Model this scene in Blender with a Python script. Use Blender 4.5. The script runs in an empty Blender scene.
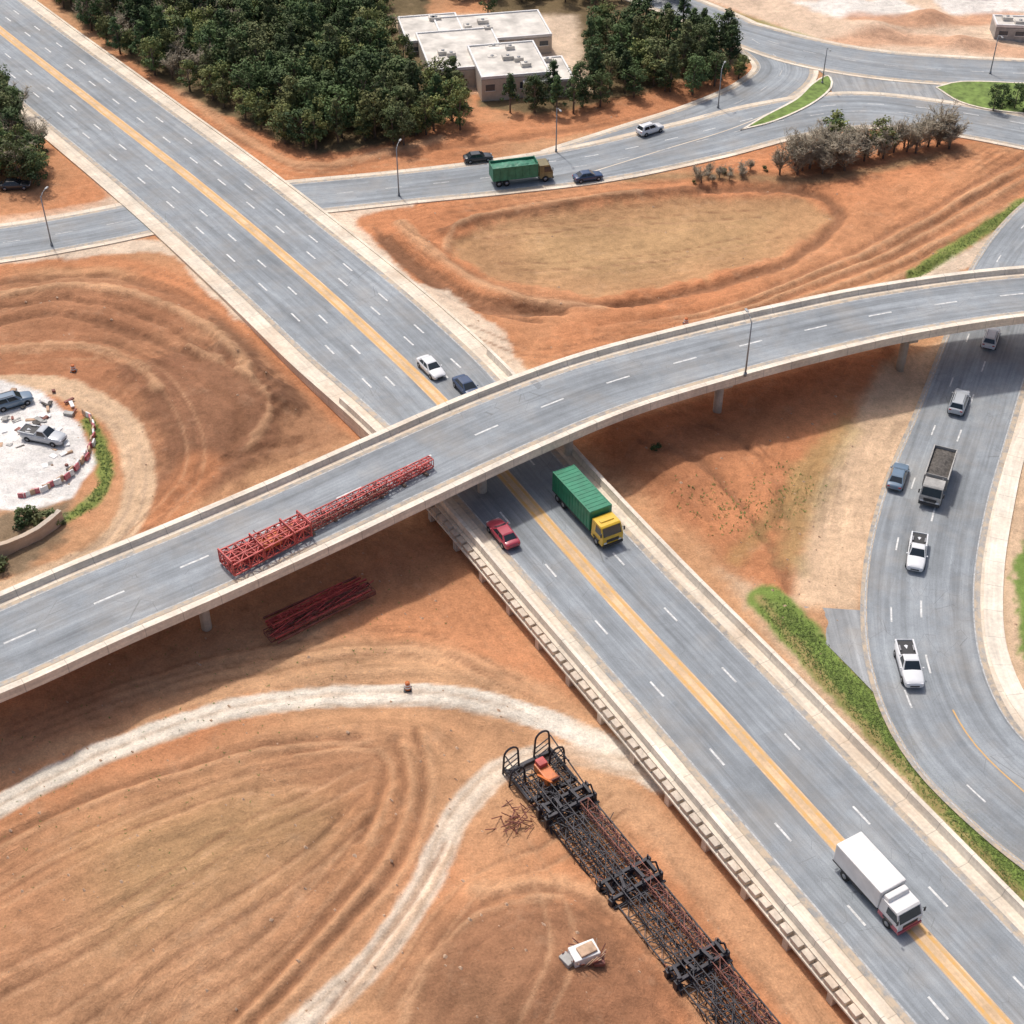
import bpy, bmesh, math, random
import numpy as np
from mathutils import Vector, Matrix
random.seed(7); RS=np.random.RandomState(11)
sc=bpy.context.scene
H=106.0; PT=math.radians(40); F=1450.0
def G(px,py,z=0.0):
    # photogrammetric survey: photo pixel -> real ground coordinate in metres at elevation z
    v=(py-512)/F; u=(px-512)/F
    d=(H-z)/(math.sin(PT)+v*math.cos(PT))
    return (u*d, d*(math.cos(PT)-v*math.sin(PT)), z)
# ------------------------------------------------------------------ materials
class N:
    def __init__(s,name,rough=0.8):
        s.m=bpy.data.materials.new(name); s.m.use_nodes=True; s.t=s.m.node_tree
        s.b=s.t.nodes['Principled BSDF']; s.b.inputs['Roughness'].default_value=rough
    def n(s,t,**k):
        x=s.t.nodes.new(t)
        for a,b in k.items(): setattr(x,a,b)
        return x
    def l(s,a,b): s.t.links.new(a,b)
    def put(s,inp,v):
        if hasattr(v,'is_output'): s.l(v,inp)
        else: inp.default_value=v
    def math(s,op,a,b=0.0,c=0.0):
        x=s.n('ShaderNodeMath',operation=op); s.put(x.inputs[0],a); s.put(x.inputs[1],b)
        if op in('MULTIPLY_ADD',): s.put(x.inputs[2],c)
        return x.outputs[0]
    def mr(s,v,a,b,c,d):
        x=s.n('ShaderNodeMapRange'); s.put(x.inputs[0],v)
        for i,q in enumerate((a,b,c,d)): s.put(x.inputs[i+1],q)
        return x.outputs[0]
    def noise(s,vec,scale,detail=4,rough=0.6):
        x=s.n('ShaderNodeTexNoise'); s.l(vec,x.inputs['Vector'])
        x.inputs['Scale'].default_value=scale; x.inputs['Detail'].default_value=detail; x.inputs['Roughness'].default_value=rough
        return x.outputs['Fac']
    def mapv(s,vec,sc_):
        x=s.n('ShaderNodeMapping'); s.l(vec,x.inputs[0]); x.inputs['Scale'].default_value=sc_; return x.outputs[0]
    def mixc(s,f,a,b,mode='MIX'):
        x=s.n('ShaderNodeMix',data_type='RGBA',blend_type=mode); s.put(x.inputs[0],f)
        for i,q in ((6,a),(7,b)):
            if isinstance(q,tuple): q=tuple(q)+((1.0,) if len(q)==3 else ())
            s.put(x.inputs[i],q)
        return x.outputs[2]
    def scalec(s,c,f):
        x=s.n('ShaderNodeVectorMath',operation='SCALE'); 
        if isinstance(c,tuple): x.inputs[0].default_value=c
        else: s.l(c,x.inputs[0])
        s.put(x.inputs['Scale'],f); return x.outputs[0]
    def bump(s,h,dist,strength=1.0):
        x=s.n('ShaderNodeBump'); s.put(x.inputs['Height'],h); x.inputs['Distance'].default_value=dist; x.inputs['Strength'].default_value=strength
        s.l(x.outputs[0],s.b.inputs['Normal'])
    def obj(s): return s.n('ShaderNodeTexCoord').outputs['Object']
    def uv(s): return s.n('ShaderNodeTexCoord').outputs['UV']
def simple(name,c,rough=0.6,metal=0.0,coat=0.0,var=0.12,vs=1.5):
    q=N(name,rough); o=q.obj(); f=q.mr(q.noise(o,vs,3),0.3,0.7,1-var,1+var)
    q.l(q.scalec(c,f),q.b.inputs['Base Color']); q.b.inputs['Metallic'].default_value=metal
    q.b.inputs['Coat Weight'].default_value=coat; q.b.inputs['Coat Roughness'].default_value=0.08
    return q.m
def asphalt(name,c,dust=0.35,edge=False):
    q=N(name,0.85); uv=q.uv(); o=q.obj()
    st=q.noise(q.mapv(uv,(1.1,0.025,1)),1.0,4,.6)
    st2=q.noise(q.mapv(uv,(3.5,0.10,1)),1.0,3,.6)
    big=q.noise(o,0.07,4); med=q.noise(o,0.7,5,.65); fine=q.noise(o,9,2)
    f=q.math('MULTIPLY',q.mr(st,.3,.7,.76,1.24),q.mr(st2,.3,.7,.9,1.1))
    f=q.math('MULTIPLY',f,q.mr(big,.3,.7,.82,1.18)); f=q.math('MULTIPLY',f,q.mr(med,.3,.7,.9,1.1)); f=q.math('MULTIPLY',f,q.mr(fine,.3,.7,.9,1.1))
    br=q.n('ShaderNodeTexVoronoi',distance='CHEBYCHEV'); q.l(q.mapv(uv,(.14,.022,1)),br.inputs['Vector'])
    s3=q.n('ShaderNodeSeparateColor'); q.l(br.outputs['Color'],s3.inputs[0])
    f=q.math('MULTIPLY',f,q.mr(s3.outputs[0],.0,1.0,.91,1.08))
    c2=q.scalec(c,f)
    d=q.math('MULTIPLY',q.mr(q.noise(o,.16,6,.65),.46,.72,0,1),dust)
    c3=q.mixc(d,c2,(.38,.33,.27))
    if edge: c3=q.mixc(q.mr(q.noise(o,1.1,6,.7),.40,.58,.15,.95),c3,(.54,.43,.31))
    vo=q.n('ShaderNodeTexVoronoi',feature='DISTANCE_TO_EDGE'); q.l(q.mapv(uv,(.12,.05,1)),vo.inputs['Vector'])
    ck=q.math('MULTIPLY',q.math('LESS_THAN',vo.outputs['Distance'],.006),q.mr(big,.5,.55,0,.35))
    c4=q.mixc(ck,c3,(.08,.08,.08))
    q.l(c4,q.b.inputs['Base Color']); return q.m
def concrete(name,c,joint=True,var=.2,dirt=.5):
    q=N(name,0.85); uv=q.uv(); o=q.obj()
    f=q.math('MULTIPLY',q.mr(q.noise(o,.25,5,.65),.3,.7,1-var,1+var),q.mr(q.noise(q.mapv(uv,(2.5,.08,1)),1,4),.3,.7,.85,1.12))
    f=q.math('MULTIPLY',f,q.mr(q.noise(o,3,4),.3,.7,.88,1.1))
    if joint:
        s=q.n('ShaderNodeSeparateXYZ'); q.l(uv,s.inputs[0])
        fr=q.math('FRACT',q.math('MULTIPLY',s.outputs[1],.25))
        j=q.math('LESS_THAN',fr,.02); f=q.math('MULTIPLY',f,q.math('SUBTRACT',1.0,q.math('MULTIPLY',j,.3)))
    c2=q.scalec(c,f)
    c3=q.mixc(q.mr(q.noise(o,.12,6,.7),.45,.75,0,dirt),c2,(.54,.36,.22))
    q.l(c3,q.b.inputs['Base Color']); return q.m
def paint(name,c,wear=.5,under=(.24,.245,.25)):
    q=N(name,.7); o=q.obj(); w=q.mr(q.noise(o,2.2,5,.7),.40,.66,.10,wear)
    q.l(q.mixc(w,c,under),q.b.inputs['Base Color']); return q.m
def dirt():
    q=N('dirt_ground',.95); o=q.obj()
    a=q.n('ShaderNodeAttribute',attribute_name='Col'); fl=q.n('ShaderNodeAttribute',attribute_name='flow')
    s=q.n('ShaderNodeSeparateXYZ'); q.l(fl.outputs['Vector'],s.inputs[0])
    cv=q.n('ShaderNodeCombineXYZ'); q.l(q.math('MULTIPLY',s.outputs[0],.7),cv.inputs[0]); q.l(q.math('MULTIPLY',s.outputs[1],.05),cv.inputs[1])
    f1=q.noise(cv.outputs[0],1.0,6,.72)
    k=q.mr(f1,.34,.66,.72,1.22); st=q.math('MULTIPLY',s.outputs[2],q.mr(q.noise(o,.10,4,.6),.38,.62,.15,1.1))
    k=q.math('ADD',1.0,q.math('MULTIPLY',q.math('SUBTRACT',k,1.0),st))
    n1=q.noise(o,.09,4,.65); n2=q.noise(o,.8,6,.68); n3=q.noise(o,5,3,.65)
    f=q.math('MULTIPLY',k,q.mr(n1,.3,.7,.82,1.18)); f=q.math('MULTIPLY',f,q.mr(n2,.3,.7,.80,1.18)); f=q.math('MULTIPLY',f,q.mr(n3,.3,.7,.82,1.14))
    c=q.scalec(a.outputs['Color'],f)
    c=q.mixc(q.mr(q.noise(o,.33,6,.7),.55,.68,0,.25),c,q.mixc(.5,c,(.66,.46,.30)))
    c=q.mixc(q.mr(n2,.60,.7,0,.35),c,q.scalec(c,.58))
    q.l(c,q.b.inputs['Base Color'])
    h=q.math('ADD',q.math('MULTIPLY',q.math('MULTIPLY',f1,st),1.2),q.math('ADD',q.math('MULTIPLY',n2,.8),q.math('MULTIPLY',n3,.22)))
    q.bump(h,.36,.8); q.b.inputs['Specular IOR Level'].default_value=.15
    return q.m
def leaf(name,c,var=.4):
    q=N(name,.75); oi=q.n('ShaderNodeObjectInfo'); o=q.obj()
    f=q.math('MULTIPLY',q.mr(q.noise(o,.9,2),.3,.7,.7,1.35),q.mr(oi.outputs['Random'],0,1,1-var,1+var))
    c2=q.scalec(c,f); r2=q.math('FRACT',q.math('MULTIPLY',oi.outputs['Random'],7.31))
    c3=q.mixc(q.mr(r2,.5,1,0,.5),c2,(.22,.20,.09))
    q.l(c3,q.b.inputs['Base Color']); q.b.inputs['Specular IOR Level'].default_value=.25; return q.m
M={}
M['asph']=asphalt('asphalt',(.262,.286,.306)); M['asph2']=asphalt('asphalt_worn',(.29,.30,.305),.6); M['edge']=asphalt('asphalt_dusty_edge',(.29,.30,.305),.6,True)
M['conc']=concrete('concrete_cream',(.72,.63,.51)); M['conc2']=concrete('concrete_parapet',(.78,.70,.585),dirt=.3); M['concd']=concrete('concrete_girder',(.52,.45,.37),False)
M['block']=concrete('concrete_block',(.62,.53,.43),False,.3)
M['white']=paint('white_marking',(.80,.80,.78),.65); M['whitef']=paint('faded_white_marking',(.58,.58,.57),.9); M['yellow']=paint('orange_marking',(.70,.38,.09),.65,(.5,.40,.28)); M['dustmed']=concrete('dusty_median',(.66,.46,.28),False,.25)
M['dirt']=dirt()
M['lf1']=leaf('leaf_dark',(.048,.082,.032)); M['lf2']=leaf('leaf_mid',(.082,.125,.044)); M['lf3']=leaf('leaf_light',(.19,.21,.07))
M['bare']=simple('bare_twig',(.36,.31,.23),.9,var=.35); M['bark']=simple('bark',(.16,.12,.09),.95)
M['grass']=simple('grass_blade',(.16,.22,.055),.9,var=.4)
M['turf']=simple('turf',(.16,.23,.055),.95,var=.4,vs=.8)
M['stone']=simple('stone',(.50,.34,.23),.9,var=.3)
M['glass']=simple('vehicle_glass',(.02,.028,.035),.08,0,.5); M['tyre']=simple('tyre_rubber',(.025,.025,.025),.85); M['hub']=simple('wheel_hub',(.35,.35,.36),.35,.7)
M['trim']=simple('dark_trim',(.035,.035,.037),.6); M['lamp']=simple('headlamp',(.75,.76,.78),.15,0,.5); M['tail']=simple('tail_lamp',(.45,.02,.015),.25)
def carp(n,c): return simple('paint_'+n,c,.32,0,.6,.05)
M['pw']=carp('white',(.74,.75,.76)); M['pb']=carp('navy',(.025,.06,.14)); M['pr']=carp('red',(.42,.05,.08)); M['ps']=carp('silver',(.45,.48,.51)); M['pk']=carp('black',(.035,.038,.042)); M['psb']=carp('slate',(.14,.21,.29))
M['green']=simple('green_box_panel',(.02,.21,.11),.5,0,.1,.2,.8); M['green2']=simple('green_tipper_panel',(.04,.20,.12),.55,0,0,.25); M['yel']=simple('cab_yellow',(.75,.47,.03),.4,0,.4); M['org']=simple('machine_orange',(.62,.17,.04),.5,0,.2,.25); M['cabr']=simple('cab_bronze',(.20,.16,.07),.5,0,.2,.3)
M['wbox']=simple('white_box_panel',(.76,.75,.73),.5,0,.1,.10,.7); M['steelred']=simple('red_steel',(.50,.085,.075),.6,.0,0,.4,1.2); M['steelblk']=simple('black_steel',(.034,.032,.040),.55,.2,0,.5,1.2); M['rust']=simple('rusty_steel',(.22,.08,.06),.7,.1,0,.4)
M['galv']=simple('galvanised_pole',(.30,.31,.32),.5,.4); M['grey']=simple('grey_panel',(.36,.35,.33),.6,0,0,.25)
M['roof']=simple('flat_roof_membrane',(.62,.58,.52),.8,var=.3,vs=.3); M['wall']=simple('building_wall',(.56,.49,.41),.8)
M['win']=simple('window_glass',(.05,.07,.09),.1); M['load']=simple('dark_load',(.10,.09,.08),.9,var=.5,vs=3)
# ------------------------------------------------------------------ mesh builder
class MB:
    def __init__(s): s.v=[];s.f=[];s.m=[];s.uv=[];s.sm=[];s.mats=[]
    def mi(s,k):
        if k not in s.mats: s.mats.append(k)
        return s.mats.index(k)
    def add(s,vs,fs,mat,uvs=None,smooth=False):
        b=len(s.v); s.v.extend(vs); k=s.mi(mat)
        if uvs is None: uvs=[(p[0],p[1]) for p in vs]
        s.uv.extend(uvs)
        for f in fs: s.f.append([b+i for i in f]); s.m.append(k); s.sm.append(smooth)
    def box(s,c,d,mat,bev=0.0,rz=0.0,taper=None):
        bm=bmesh.new(); bmesh.ops.create_cube(bm,size=1)
        for v in bm.verts:
            v.co=Vector((v.co.x*d[0],v.co.y*d[1],v.co.z*d[2]))
            if taper and v.co.z>0: v.co.x*=taper[0]; v.co.y*=taper[1]
        if bev>0: bmesh.ops.bevel(bm,geom=bm.edges[:],offset=bev,segments=2,affect='EDGES',profile=.6)
        R=Matrix.Rotation(rz,3,'Z'); 
        vs=[tuple(R@v.co+Vector(c)) for v in bm.verts]; bm.verts.index_update()
        fs=[[v.index for v in f.verts] for f in bm.faces]; bm.free()
        s.add(vs,fs,mat)
    def strut(s,a,b,r,mat,n=4,r2=None):
        a=Vector(a);b=Vector(b);d=(b-a)
        if d.length<1e-6:return
        d.normalize(); u=d.cross(Vector((0,0,1)))
        if u.length<1e-3: u=Vector((1,0,0))
        u.normalize(); w=d.cross(u); r2=r if r2 is None else r2
        vs=[]
        for p,rr in((a,r),(b,r2)):
            for i in range(n):
                t=2*math.pi*(i+.5)/n; vs.append(tuple(p+u*rr*math.cos(t)+w*rr*math.sin(t)))
        fs=[[i,(i+1)%n,n+(i+1)%n,n+i] for i in range(n)]+[list(range(n))[::-1],list(range(n,2*n))]
        s.add(vs,fs,mat,smooth=(n>6))
    def cyl(s,c,r,h,mat,axis='Z',n=16):
        a=Vector(c); o={'X':Vector((h/2,0,0)),'Y':Vector((0,h/2,0)),'Z':Vector((0,0,h/2))}[axis]
        s.strut(a-o,a+o,r,mat,n)
    def obj(s,name,loc=(0,0,0),rz=0.0,parent=None):
        me=bpy.data.meshes.new(name); me.from_pydata(s.v,[],s.f)
        for k in s.mats: me.materials.append(M[k])
        me.polygons.foreach_set('material_index',s.m); me.polygons.foreach_set('use_smooth',s.sm)
        ul=me.uv_layers.new(name='UVMap'); li=np.zeros(len(me.loops),dtype=np.int32); me.loops.foreach_get('vertex_index',li)
        ul.data.foreach_set('uv',np.array(s.uv,dtype=np.float32)[li].ravel())
        me.update(); o=bpy.data.objects.new(name,me); sc.collection.objects.link(o); o.location=loc; o.rotation_euler=(0,0,rz)
        if parent: o.parent=parent
        return o
# ------------------------------------------------------------------ splines / roads
def spline(C,step):
    C=np.array(C,float); n=len(C); out=[]
    E=np.vstack([2*C[0]-C[1],C,2*C[-1]-C[-2]])
    for i in range(n-1):
        p0,p1,p2,p3=E[i],E[i+1],E[i+2],E[i+3]; L=np.hypot(*(p2-p1)[:2]); k=max(2,int(L/step))
        for j in range(k):
            t=j/k; out.append(.5*((2*p1)+(-p0+p2)*t+(2*p0-5*p1+4*p2-p3)*t*t+(-p0+3*p1-3*p2+p3)*t**3))
    out.append(C[-1]); return np.array(out)
class Road:
    def __init__(s,ctrl,step=1.5):
        C=[]
        for c in ctrl:
            g=G(c[0],c[1],c[2]); C.append([g[0],g[1],c[2],c[3],c[4]])
        A=spline(C,step); s.P=A[:,:3]; s.wl=A[:,3]; s.wr=A[:,4]
        k=np.ones(5)/5
        d=np.gradient(s.P[:,:2],axis=0); d/=np.linalg.norm(d,axis=1)[:,None]
        dp=np.vstack([d[:1]]*2+[d]+[d[-1:]]*2); d=np.stack([np.convolve(dp[:,i],k,'valid') for i in(0,1)],1); d/=np.linalg.norm(d,axis=1)[:,None]
        s.T=d; s.Nn=np.stack([-d[:,1],d[:,0]],1)
        s.S=np.concatenate([[0],np.cumsum(np.linalg.norm(np.diff(s.P[:,:2],axis=0),axis=1))])
    def off(s,o,dz):
        o=np.broadcast_to(o,(len(s.S),)); dz=np.broadcast_to(dz,(len(s.S),))
        return np.column_stack([s.P[:,:2]+s.Nn*o[:,None],s.P[:,2]+dz]),o
    def sweep(s,mb,prof,mat,closed=False,rng=None,smooth=False):
        L=[s.off(o,z) for o,z in prof]
        idx=list(range(len(s.S))) if rng is None else [i for i in range(len(s.S)) if rng[0]<=s.S[i]<=rng[1]]
        n=len(L); vs=[];uv=[]
        acc=[0]
        for j in range(1,n):
            acc.append(acc[-1]+abs(float(np.mean(L[j][1]-L[j-1][1])))+abs(float(np.mean(L[j][0][:,2]-L[j-1][0][:,2]))))
        for i in idx:
            for j in range(n): vs.append(tuple(L[j][0][i])); uv.append((float(L[0][1][i])+acc[j],float(s.S[i])))
        fs=[]
        m=n if closed else n-1
        for a in range(len(idx)-1):
            for j in range(m):
                k=(j+1)%n; fs.append([a*n+j,(a+1)*n+j,(a+1)*n+k,a*n+k])
        if closed and idx: fs.append(list(range(n))); fs.append([(len(idx)-1)*n+j for j in range(n)][::-1])
        mb.add(vs,fs,mat,uv,smooth)
    def at(s,S,o,dz=0):
        x=np.interp(S,s.S,s.P[:,0]);y=np.interp(S,s.S,s.P[:,1]);z=np.interp(S,s.S,s.P[:,2])
        nx=np.interp(S,s.S,s.Nn[:,0]);ny=np.interp(S,s.S,s.Nn[:,1])
        return (x+nx*o,y+ny*o,z+dz)
    def dash(s,mb,of,w,ln,gap,dz,mat='white',rng=None,ph=0):
        a,b=(0,s.S[-1]) if rng is None else rng
        S=a+ph
        while S+ln<b:
            f=of(S) if callable(of) else of
            k=3; vs=[];uv=[]
            for j in range(k+1):
                q=S+ln*j/k
                vs.append(s.at(q,f-w/2,dz)); vs.append(s.at(q,f+w/2,dz)); uv+=[(0,q),(w,q)]
            mb.add(vs,[[2*j,2*j+2,2*j+3,2*j+1] for j in range(k)],mat,uv)
            S+=ln+gap
ZH=2.0; ZO=7.6
hw=Road([(-130,-75,.12,9.2,10),(0,30,.12,9.2,10),(100,108,.12,9.2,10),(200,186,.12,9.2,10),(300,270,.35,9.2,10),(370,333,.9,9.2,9.8),(440,400,1.7,8.6,8.6),(500,470,ZH,7.6,7.2),(600,584,ZH,7.4,6.6),(700,692,ZH,7.4,6.6),(800,802,ZH,7.4,6.6),(900,912,ZH,7.4,6.6),(1000,1022,ZH,7.4,6.6),(1110,1145,ZH,7.4,6.6)])
ov=Road([(a,b,ZO,c,c) for a,b,c in [(-220,735,5.2),(-100,685,5.2),(0,646,5.2),(100,602,5.2),(200,560,5.2),(300,516,5.2),(400,470,5.2),(500,425,5.2),(600,386,5),(700,357,4.8),(800,332,4.6),(900,311,4.5),(1024,294,4.4),(1160,288,4.4),(1300,295,4.4)]])
ra=Road([(-160,262,.05,5,5),(0,243,.05,5,5),(90,228,.05,5,5),(160,214,.05,5,5),(230,204,.05,5,5),(300,197,.05,5,5),(400,187,.05,4.8,4.8),(500,176,.05,5.2,5.2),(600,163,.05,6.5,5.5),(700,141,.05,7,6),(780,121,.05,7,6),(860,111,.05,7,6),(950,118,.05,6,6),(1060,138,.05,6,6)])
rb=Road([(560,163,.03,4.5,4.5),(640,137,.03,4.5,5),(710,114,.03,4.5,5.5),(762,90,.03,4.5,5.5),(782,66,.03,4.5,5.5),(750,38,.03,4.5,5),(690,10,.03,4.5,5),(600,-22,.03,4.5,5)])
rc=Road([(735,30,.07,5,5),(800,50,.07,6,6),(870,63,.07,6,6),(950,70,.07,6,6),(1080,76,.07,6,6)])
rd=Road([(1130,170,.05,6,6),(1060,215,.05,6,6),(1015,272,.05,6,6),(990,345,.05,6,6),(964,420,.05,6,6),(936,500,.05,6.2,6.2),(921,580,.05,6.2,6.2),(926,660,.05,6.2,6.2),(958,735,.05,6.2,6.2),(1022,800,.05,6.2,6.2),(1110,865,.05,6.2,6.2),(1200,925,.05,6,6)])
S_at=lambda r,px,py,z:(lambda g:float(r.S[np.argmin((r.P[:,0]-g[0])**2+(r.P[:,1]-g[1])**2)]))(G(px,py,z))
# ------------------------------------------------------------------ terrain
TB=RS.rand(256,256)
def vn(x,y,sx=0):
    x=x+sx*17.3;y=y+sx*9.1
    xi=np.floor(x).astype(int);yi=np.floor(y).astype(int);fx=x-xi;fy=y-yi;fx=fx*fx*(3-2*fx);fy=fy*fy*(3-2*fy)
    a=TB[xi&255,yi&255];b=TB[(xi+1)&255,yi&255];c=TB[xi&255,(yi+1)&255];d=TB[(xi+1)&255,(yi+1)&255]
    return (a*(1-fx)+b*fx)*(1-fy)+(c*(1-fx)+d*fx)*fy
def fbm(x,y,o=4,s=0):
    r=0;a=.5;t=0
    for i in range(o): r=r+a*vn(x*2**i,y*2**i,s+i);t+=a;a*=.55
    return r/t
def sstep(a,b,x): t=np.clip((x-a)/(b-a),0,1); return t*t*(3-2*t)
def pdist(X,Y,P,closed=False):
    P=np.array(P)[:,:2]; Q=np.vstack([P,P[:1]]) if closed else P
    bd=np.full(X.shape,1e18);bs=np.zeros(X.shape);ba=np.zeros(X.shape);acc=0
    for i in range(len(Q)-1):
        a=Q[i];b=Q[i+1];d=b-a;L2=d@d
        if L2<1e-9: continue
        t=np.clip(((X-a[0])*d[0]+(Y-a[1])*d[1])/L2,0,1)
        dx=X-(a[0]+t*d[0]);dy=Y-(a[1]+t*d[1]);q=dx*dx+dy*dy;m=q<bd
        bd=np.where(m,q,bd);bs=np.where(m,np.sign(d[0]*dy-d[1]*dx),bs);L=math.sqrt(L2);ba=np.where(m,acc+t*L,ba);acc+=L
    return np.sqrt(bd),bs,ba
def inside(X,Y,P):
    r=np.zeros(X.shape,bool);n=len(P)
    for i in range(n):
        x1,y1=P[i][:2];x2,y2=P[(i+1)%n][:2]
        if y1==y2: continue
        c=((Y<y1)!=(Y<y2))&(X<(x2-x1)*(Y-y1)/(y2-y1)+x1); r^=c
    return r
ORG=(.53,.228,.108);LT=(.58,.345,.195);BR=(.31,.150,.083);TAN=(.62,.45,.30);CRM=(.74,.61,.47);GR=(.18,.25,.06);OL=(.36,.25,.12);DK=(.15,.085,.05);PALE=(.70,.54,.40);RUT=(.235,.115,.063)
ops=[]
def poly(p,c,k=1.0,soft=1.5,dz=0.0,warp=1.5): ops.append(('p',[G(*q) for q in p],c,k,soft,dz,warp))
def stroke(p,w,c,k=1.0,soft=.8,dz=0.0,warp=.8): ops.append(('s',spline([G(*q) for q in p],2.5),c,k,soft,dz,warp,w))
def track(p,c=RUT,k=.6,w=.14,gauge=1.0):
    A=spline([G(*q) for q in p],2.0)[:,:2]; d=np.gradient(A,axis=0); d/=np.linalg.norm(d,axis=1)[:,None]+1e-9; n=np.stack([-d[:,1],d[:,0]],1)
    for s in(1,-1): ops.append(('s',np.column_stack([A+n*gauge*s,np.zeros(len(A))]),c,k,.34,-.08,.25,w))
ops.append(('s',ov.P,ORG,0.0,7,1.7,1.0,4.0))
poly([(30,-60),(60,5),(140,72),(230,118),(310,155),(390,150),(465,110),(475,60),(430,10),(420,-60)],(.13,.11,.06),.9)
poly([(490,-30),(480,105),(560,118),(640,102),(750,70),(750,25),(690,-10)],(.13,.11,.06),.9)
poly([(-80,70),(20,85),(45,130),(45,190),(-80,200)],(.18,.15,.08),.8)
poly([(690,-60),(690,-5),(760,20),(820,45),(900,58),(1100,76),(1200,-60)],PALE,.9,3)
poly([(790,2),(900,0),(930,14),(840,20)],(.78,.74,.68),.9,2); poly([(930,-5),(1030,-5),(1030,12),(950,14)],(.74,.70,.65),.9,2)
stroke([(830,45),(900,38),(1000,50),(1040,55)],3,ORG,.5,3); stroke([(860,20),(930,22),(1010,16)],3,ORG,.6,2); stroke([(700,2),(770,26),(840,48)],1.2,GR,.6,1.2)
poly([(390,15),(575,15),(590,90),(500,95),(440,80)],PALE,.9,3)
poly([(300,178),(420,150),(560,138),(680,112),(760,80),(770,60),(735,66),(640,95),(500,120),(440,130),(330,160),(210,115),(90,30),(150,90)],ORG,.85,2)
stroke([(320,172),(420,152),(560,132),(680,108)],.6,RUT,.5,.6,-.3,.8); stroke([(120,60),(210,125),(300,168)],.6,RUT,.5,.6,-.3,.8); stroke([(180,90),(250,140),(320,165),(440,140)],1,LT,.6,1,.2,1)
poly([(350,225),(380,205),(520,192),(700,170),(860,170),(1030,150),(1030,210),(930,265),(780,315),(540,370),(450,320),(380,260)],ORG,.6,3)
poly([(450,238),(520,210),(680,193),(800,193),(834,212),(780,250),(700,274),(600,290),(500,276),(458,256)],(.45,.265,.135),.9,2,-1.0)
poly([(520,225),(680,205),(780,205),(760,240),(620,270),(530,262)],(.48,.32,.16),.5,6)
stroke([(452,262),(500,285),(600,299),(690,286),(780,262),(835,222),(838,206),(800,188),(700,186)],.9,RUT,.8,.9,-.8,.5)
stroke([(440,232),(500,214),(600,197),(700,186)],.7,RUT,.75,.7,.5,.5)
stroke([(446,250),(455,228),(520,206),(640,192)],.5,LT,.6,.6,.4,.5)
stroke([(385,238),(420,270),(480,300),(560,305)],1.3,RUT,.9,.9,-1.1,.7)
stroke([(376,228),(405,262),(460,300),(540,318)],.5,RUT,.7,.6,-.5,.5)
stroke([(400,225),(445,262),(510,290),(600,303)],1.0,LT,.7,1.0,.8,.5)
stroke([(420,262),(480,292),(560,302),(660,296)],.5,RUT,.85,.5,-.5,.4)
for k,(a,b) in enumerate([(0,BR),(10,LT),(17,RUT),(26,LT),(33,BR),(45,LT),(52,RUT),(66,LT),(74,BR)]):
    stroke([(600,322+a*.2),(740,296+a*.45),(850,250+a*.7),(940,205+a*.8),(1030,150+a)],.45,b,.65,.5,-.4 if b is not LT else .3,.5)
stroke([(560,180),(700,175),(830,178),(960,150),(1030,135)],1.2,(.28,.22,.12),.6,1.6)
poly([(540,355),(560,320),(660,312),(700,322),(600,345)],ORG,.7,3)
poly([(405,285),(450,285),(500,330),(530,375),(510,375),(440,318)],CRM,.85,1.0)
stroke([(330,205),(352,235),(400,282),(470,335)],2.0,CRM,.85,.8)
stroke([(405,202),(360,210),(345,232),(380,262)],1.4,CRM,.85,.8)
stroke([(860,150),(960,147),(1030,130)],2.5,ORG,.6,2)
stroke([(915,275),(960,245),(1030,200)],1.3,GR,.9,.8); stroke([(910,288),(960,262),(1030,218)],1.4,CRM,.8,.8)
# left
poly([(-80,282),(60,272),(170,282),(240,320),(290,365),(352,405),(356,440),(250,470),(130,540),(60,590),(110,560),(150,490),(120,425),(60,392),(-80,372)],BR,.62,3)
poly([(120,370),(200,340),(300,400),(270,460),(190,500),(140,540),(165,450)],(.22,.105,.06),.75,2.5,.8,3)
poly([(0,300),(90,285),(160,300),(190,330),(90,345),(0,340)],(.36,.17,.09),.6,3,0,3)
poly([(200,300),(260,350),(270,390),(220,360)],(.18,.09,.052),.7,1.5,.7,3); poly([(270,385),(310,395),(300,420),(265,415)],(.18,.09,.052),.7,1.2,.8,2)
stroke([(-20,300),(80,290),(170,310),(230,350),(250,390)],.9,LT,.7,.8,.7,.9); stroke([(-20,312),(70,302),(155,322),(215,358)],.5,RUT,.8,.5,-.5,.9); stroke([(-20,328),(60,318),(150,338),(200,368)],.6,RUT,.75,.6,-.6,.9)
stroke([(-20,350),(80,348),(140,370),(160,400)],.8,LT,.65,.8,.5,.9); stroke([(-20,285),(90,275),(180,296),(245,335)],.5,RUT,.6,.5,-.4,.8)
stroke([(160,370),(240,420),(230,460)],.5,RUT,.7,.5,-.4,1); stroke([(190,350),(270,410),(250,455)],.5,LT,.5,.5,.4,1); stroke([(150,520),(220,470),(300,440)],.5,RUT,.6,.5,-.3,1)
stroke([(30,262),(120,262),(190,290),(250,330),(320,395),(362,432)],1.6,ORG,.8,1.5)
stroke([(-20,258),(60,252),(140,245),(185,252),(215,285),(260,320)],1.8,CRM,.85,.8)
poly([(200,275),(235,280),(262,318),(236,318)],CRM,.9,1)
stroke([(-20,222),(60,212),(118,200)],1.5,CRM,.8,.8); stroke([(60,130),(90,165),(120,195)],1.6,CRM,.5,.8)
stroke([(200,470),(150,530),(80,580),(0,620)],2.5,ORG,.7,2)
stroke([(-20,383),(50,384),(90,400),(126,430),(140,480),(122,530),(70,568),(-20,600)],1.9,(.64,.45,.29),.95,.6,0,.5)
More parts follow.
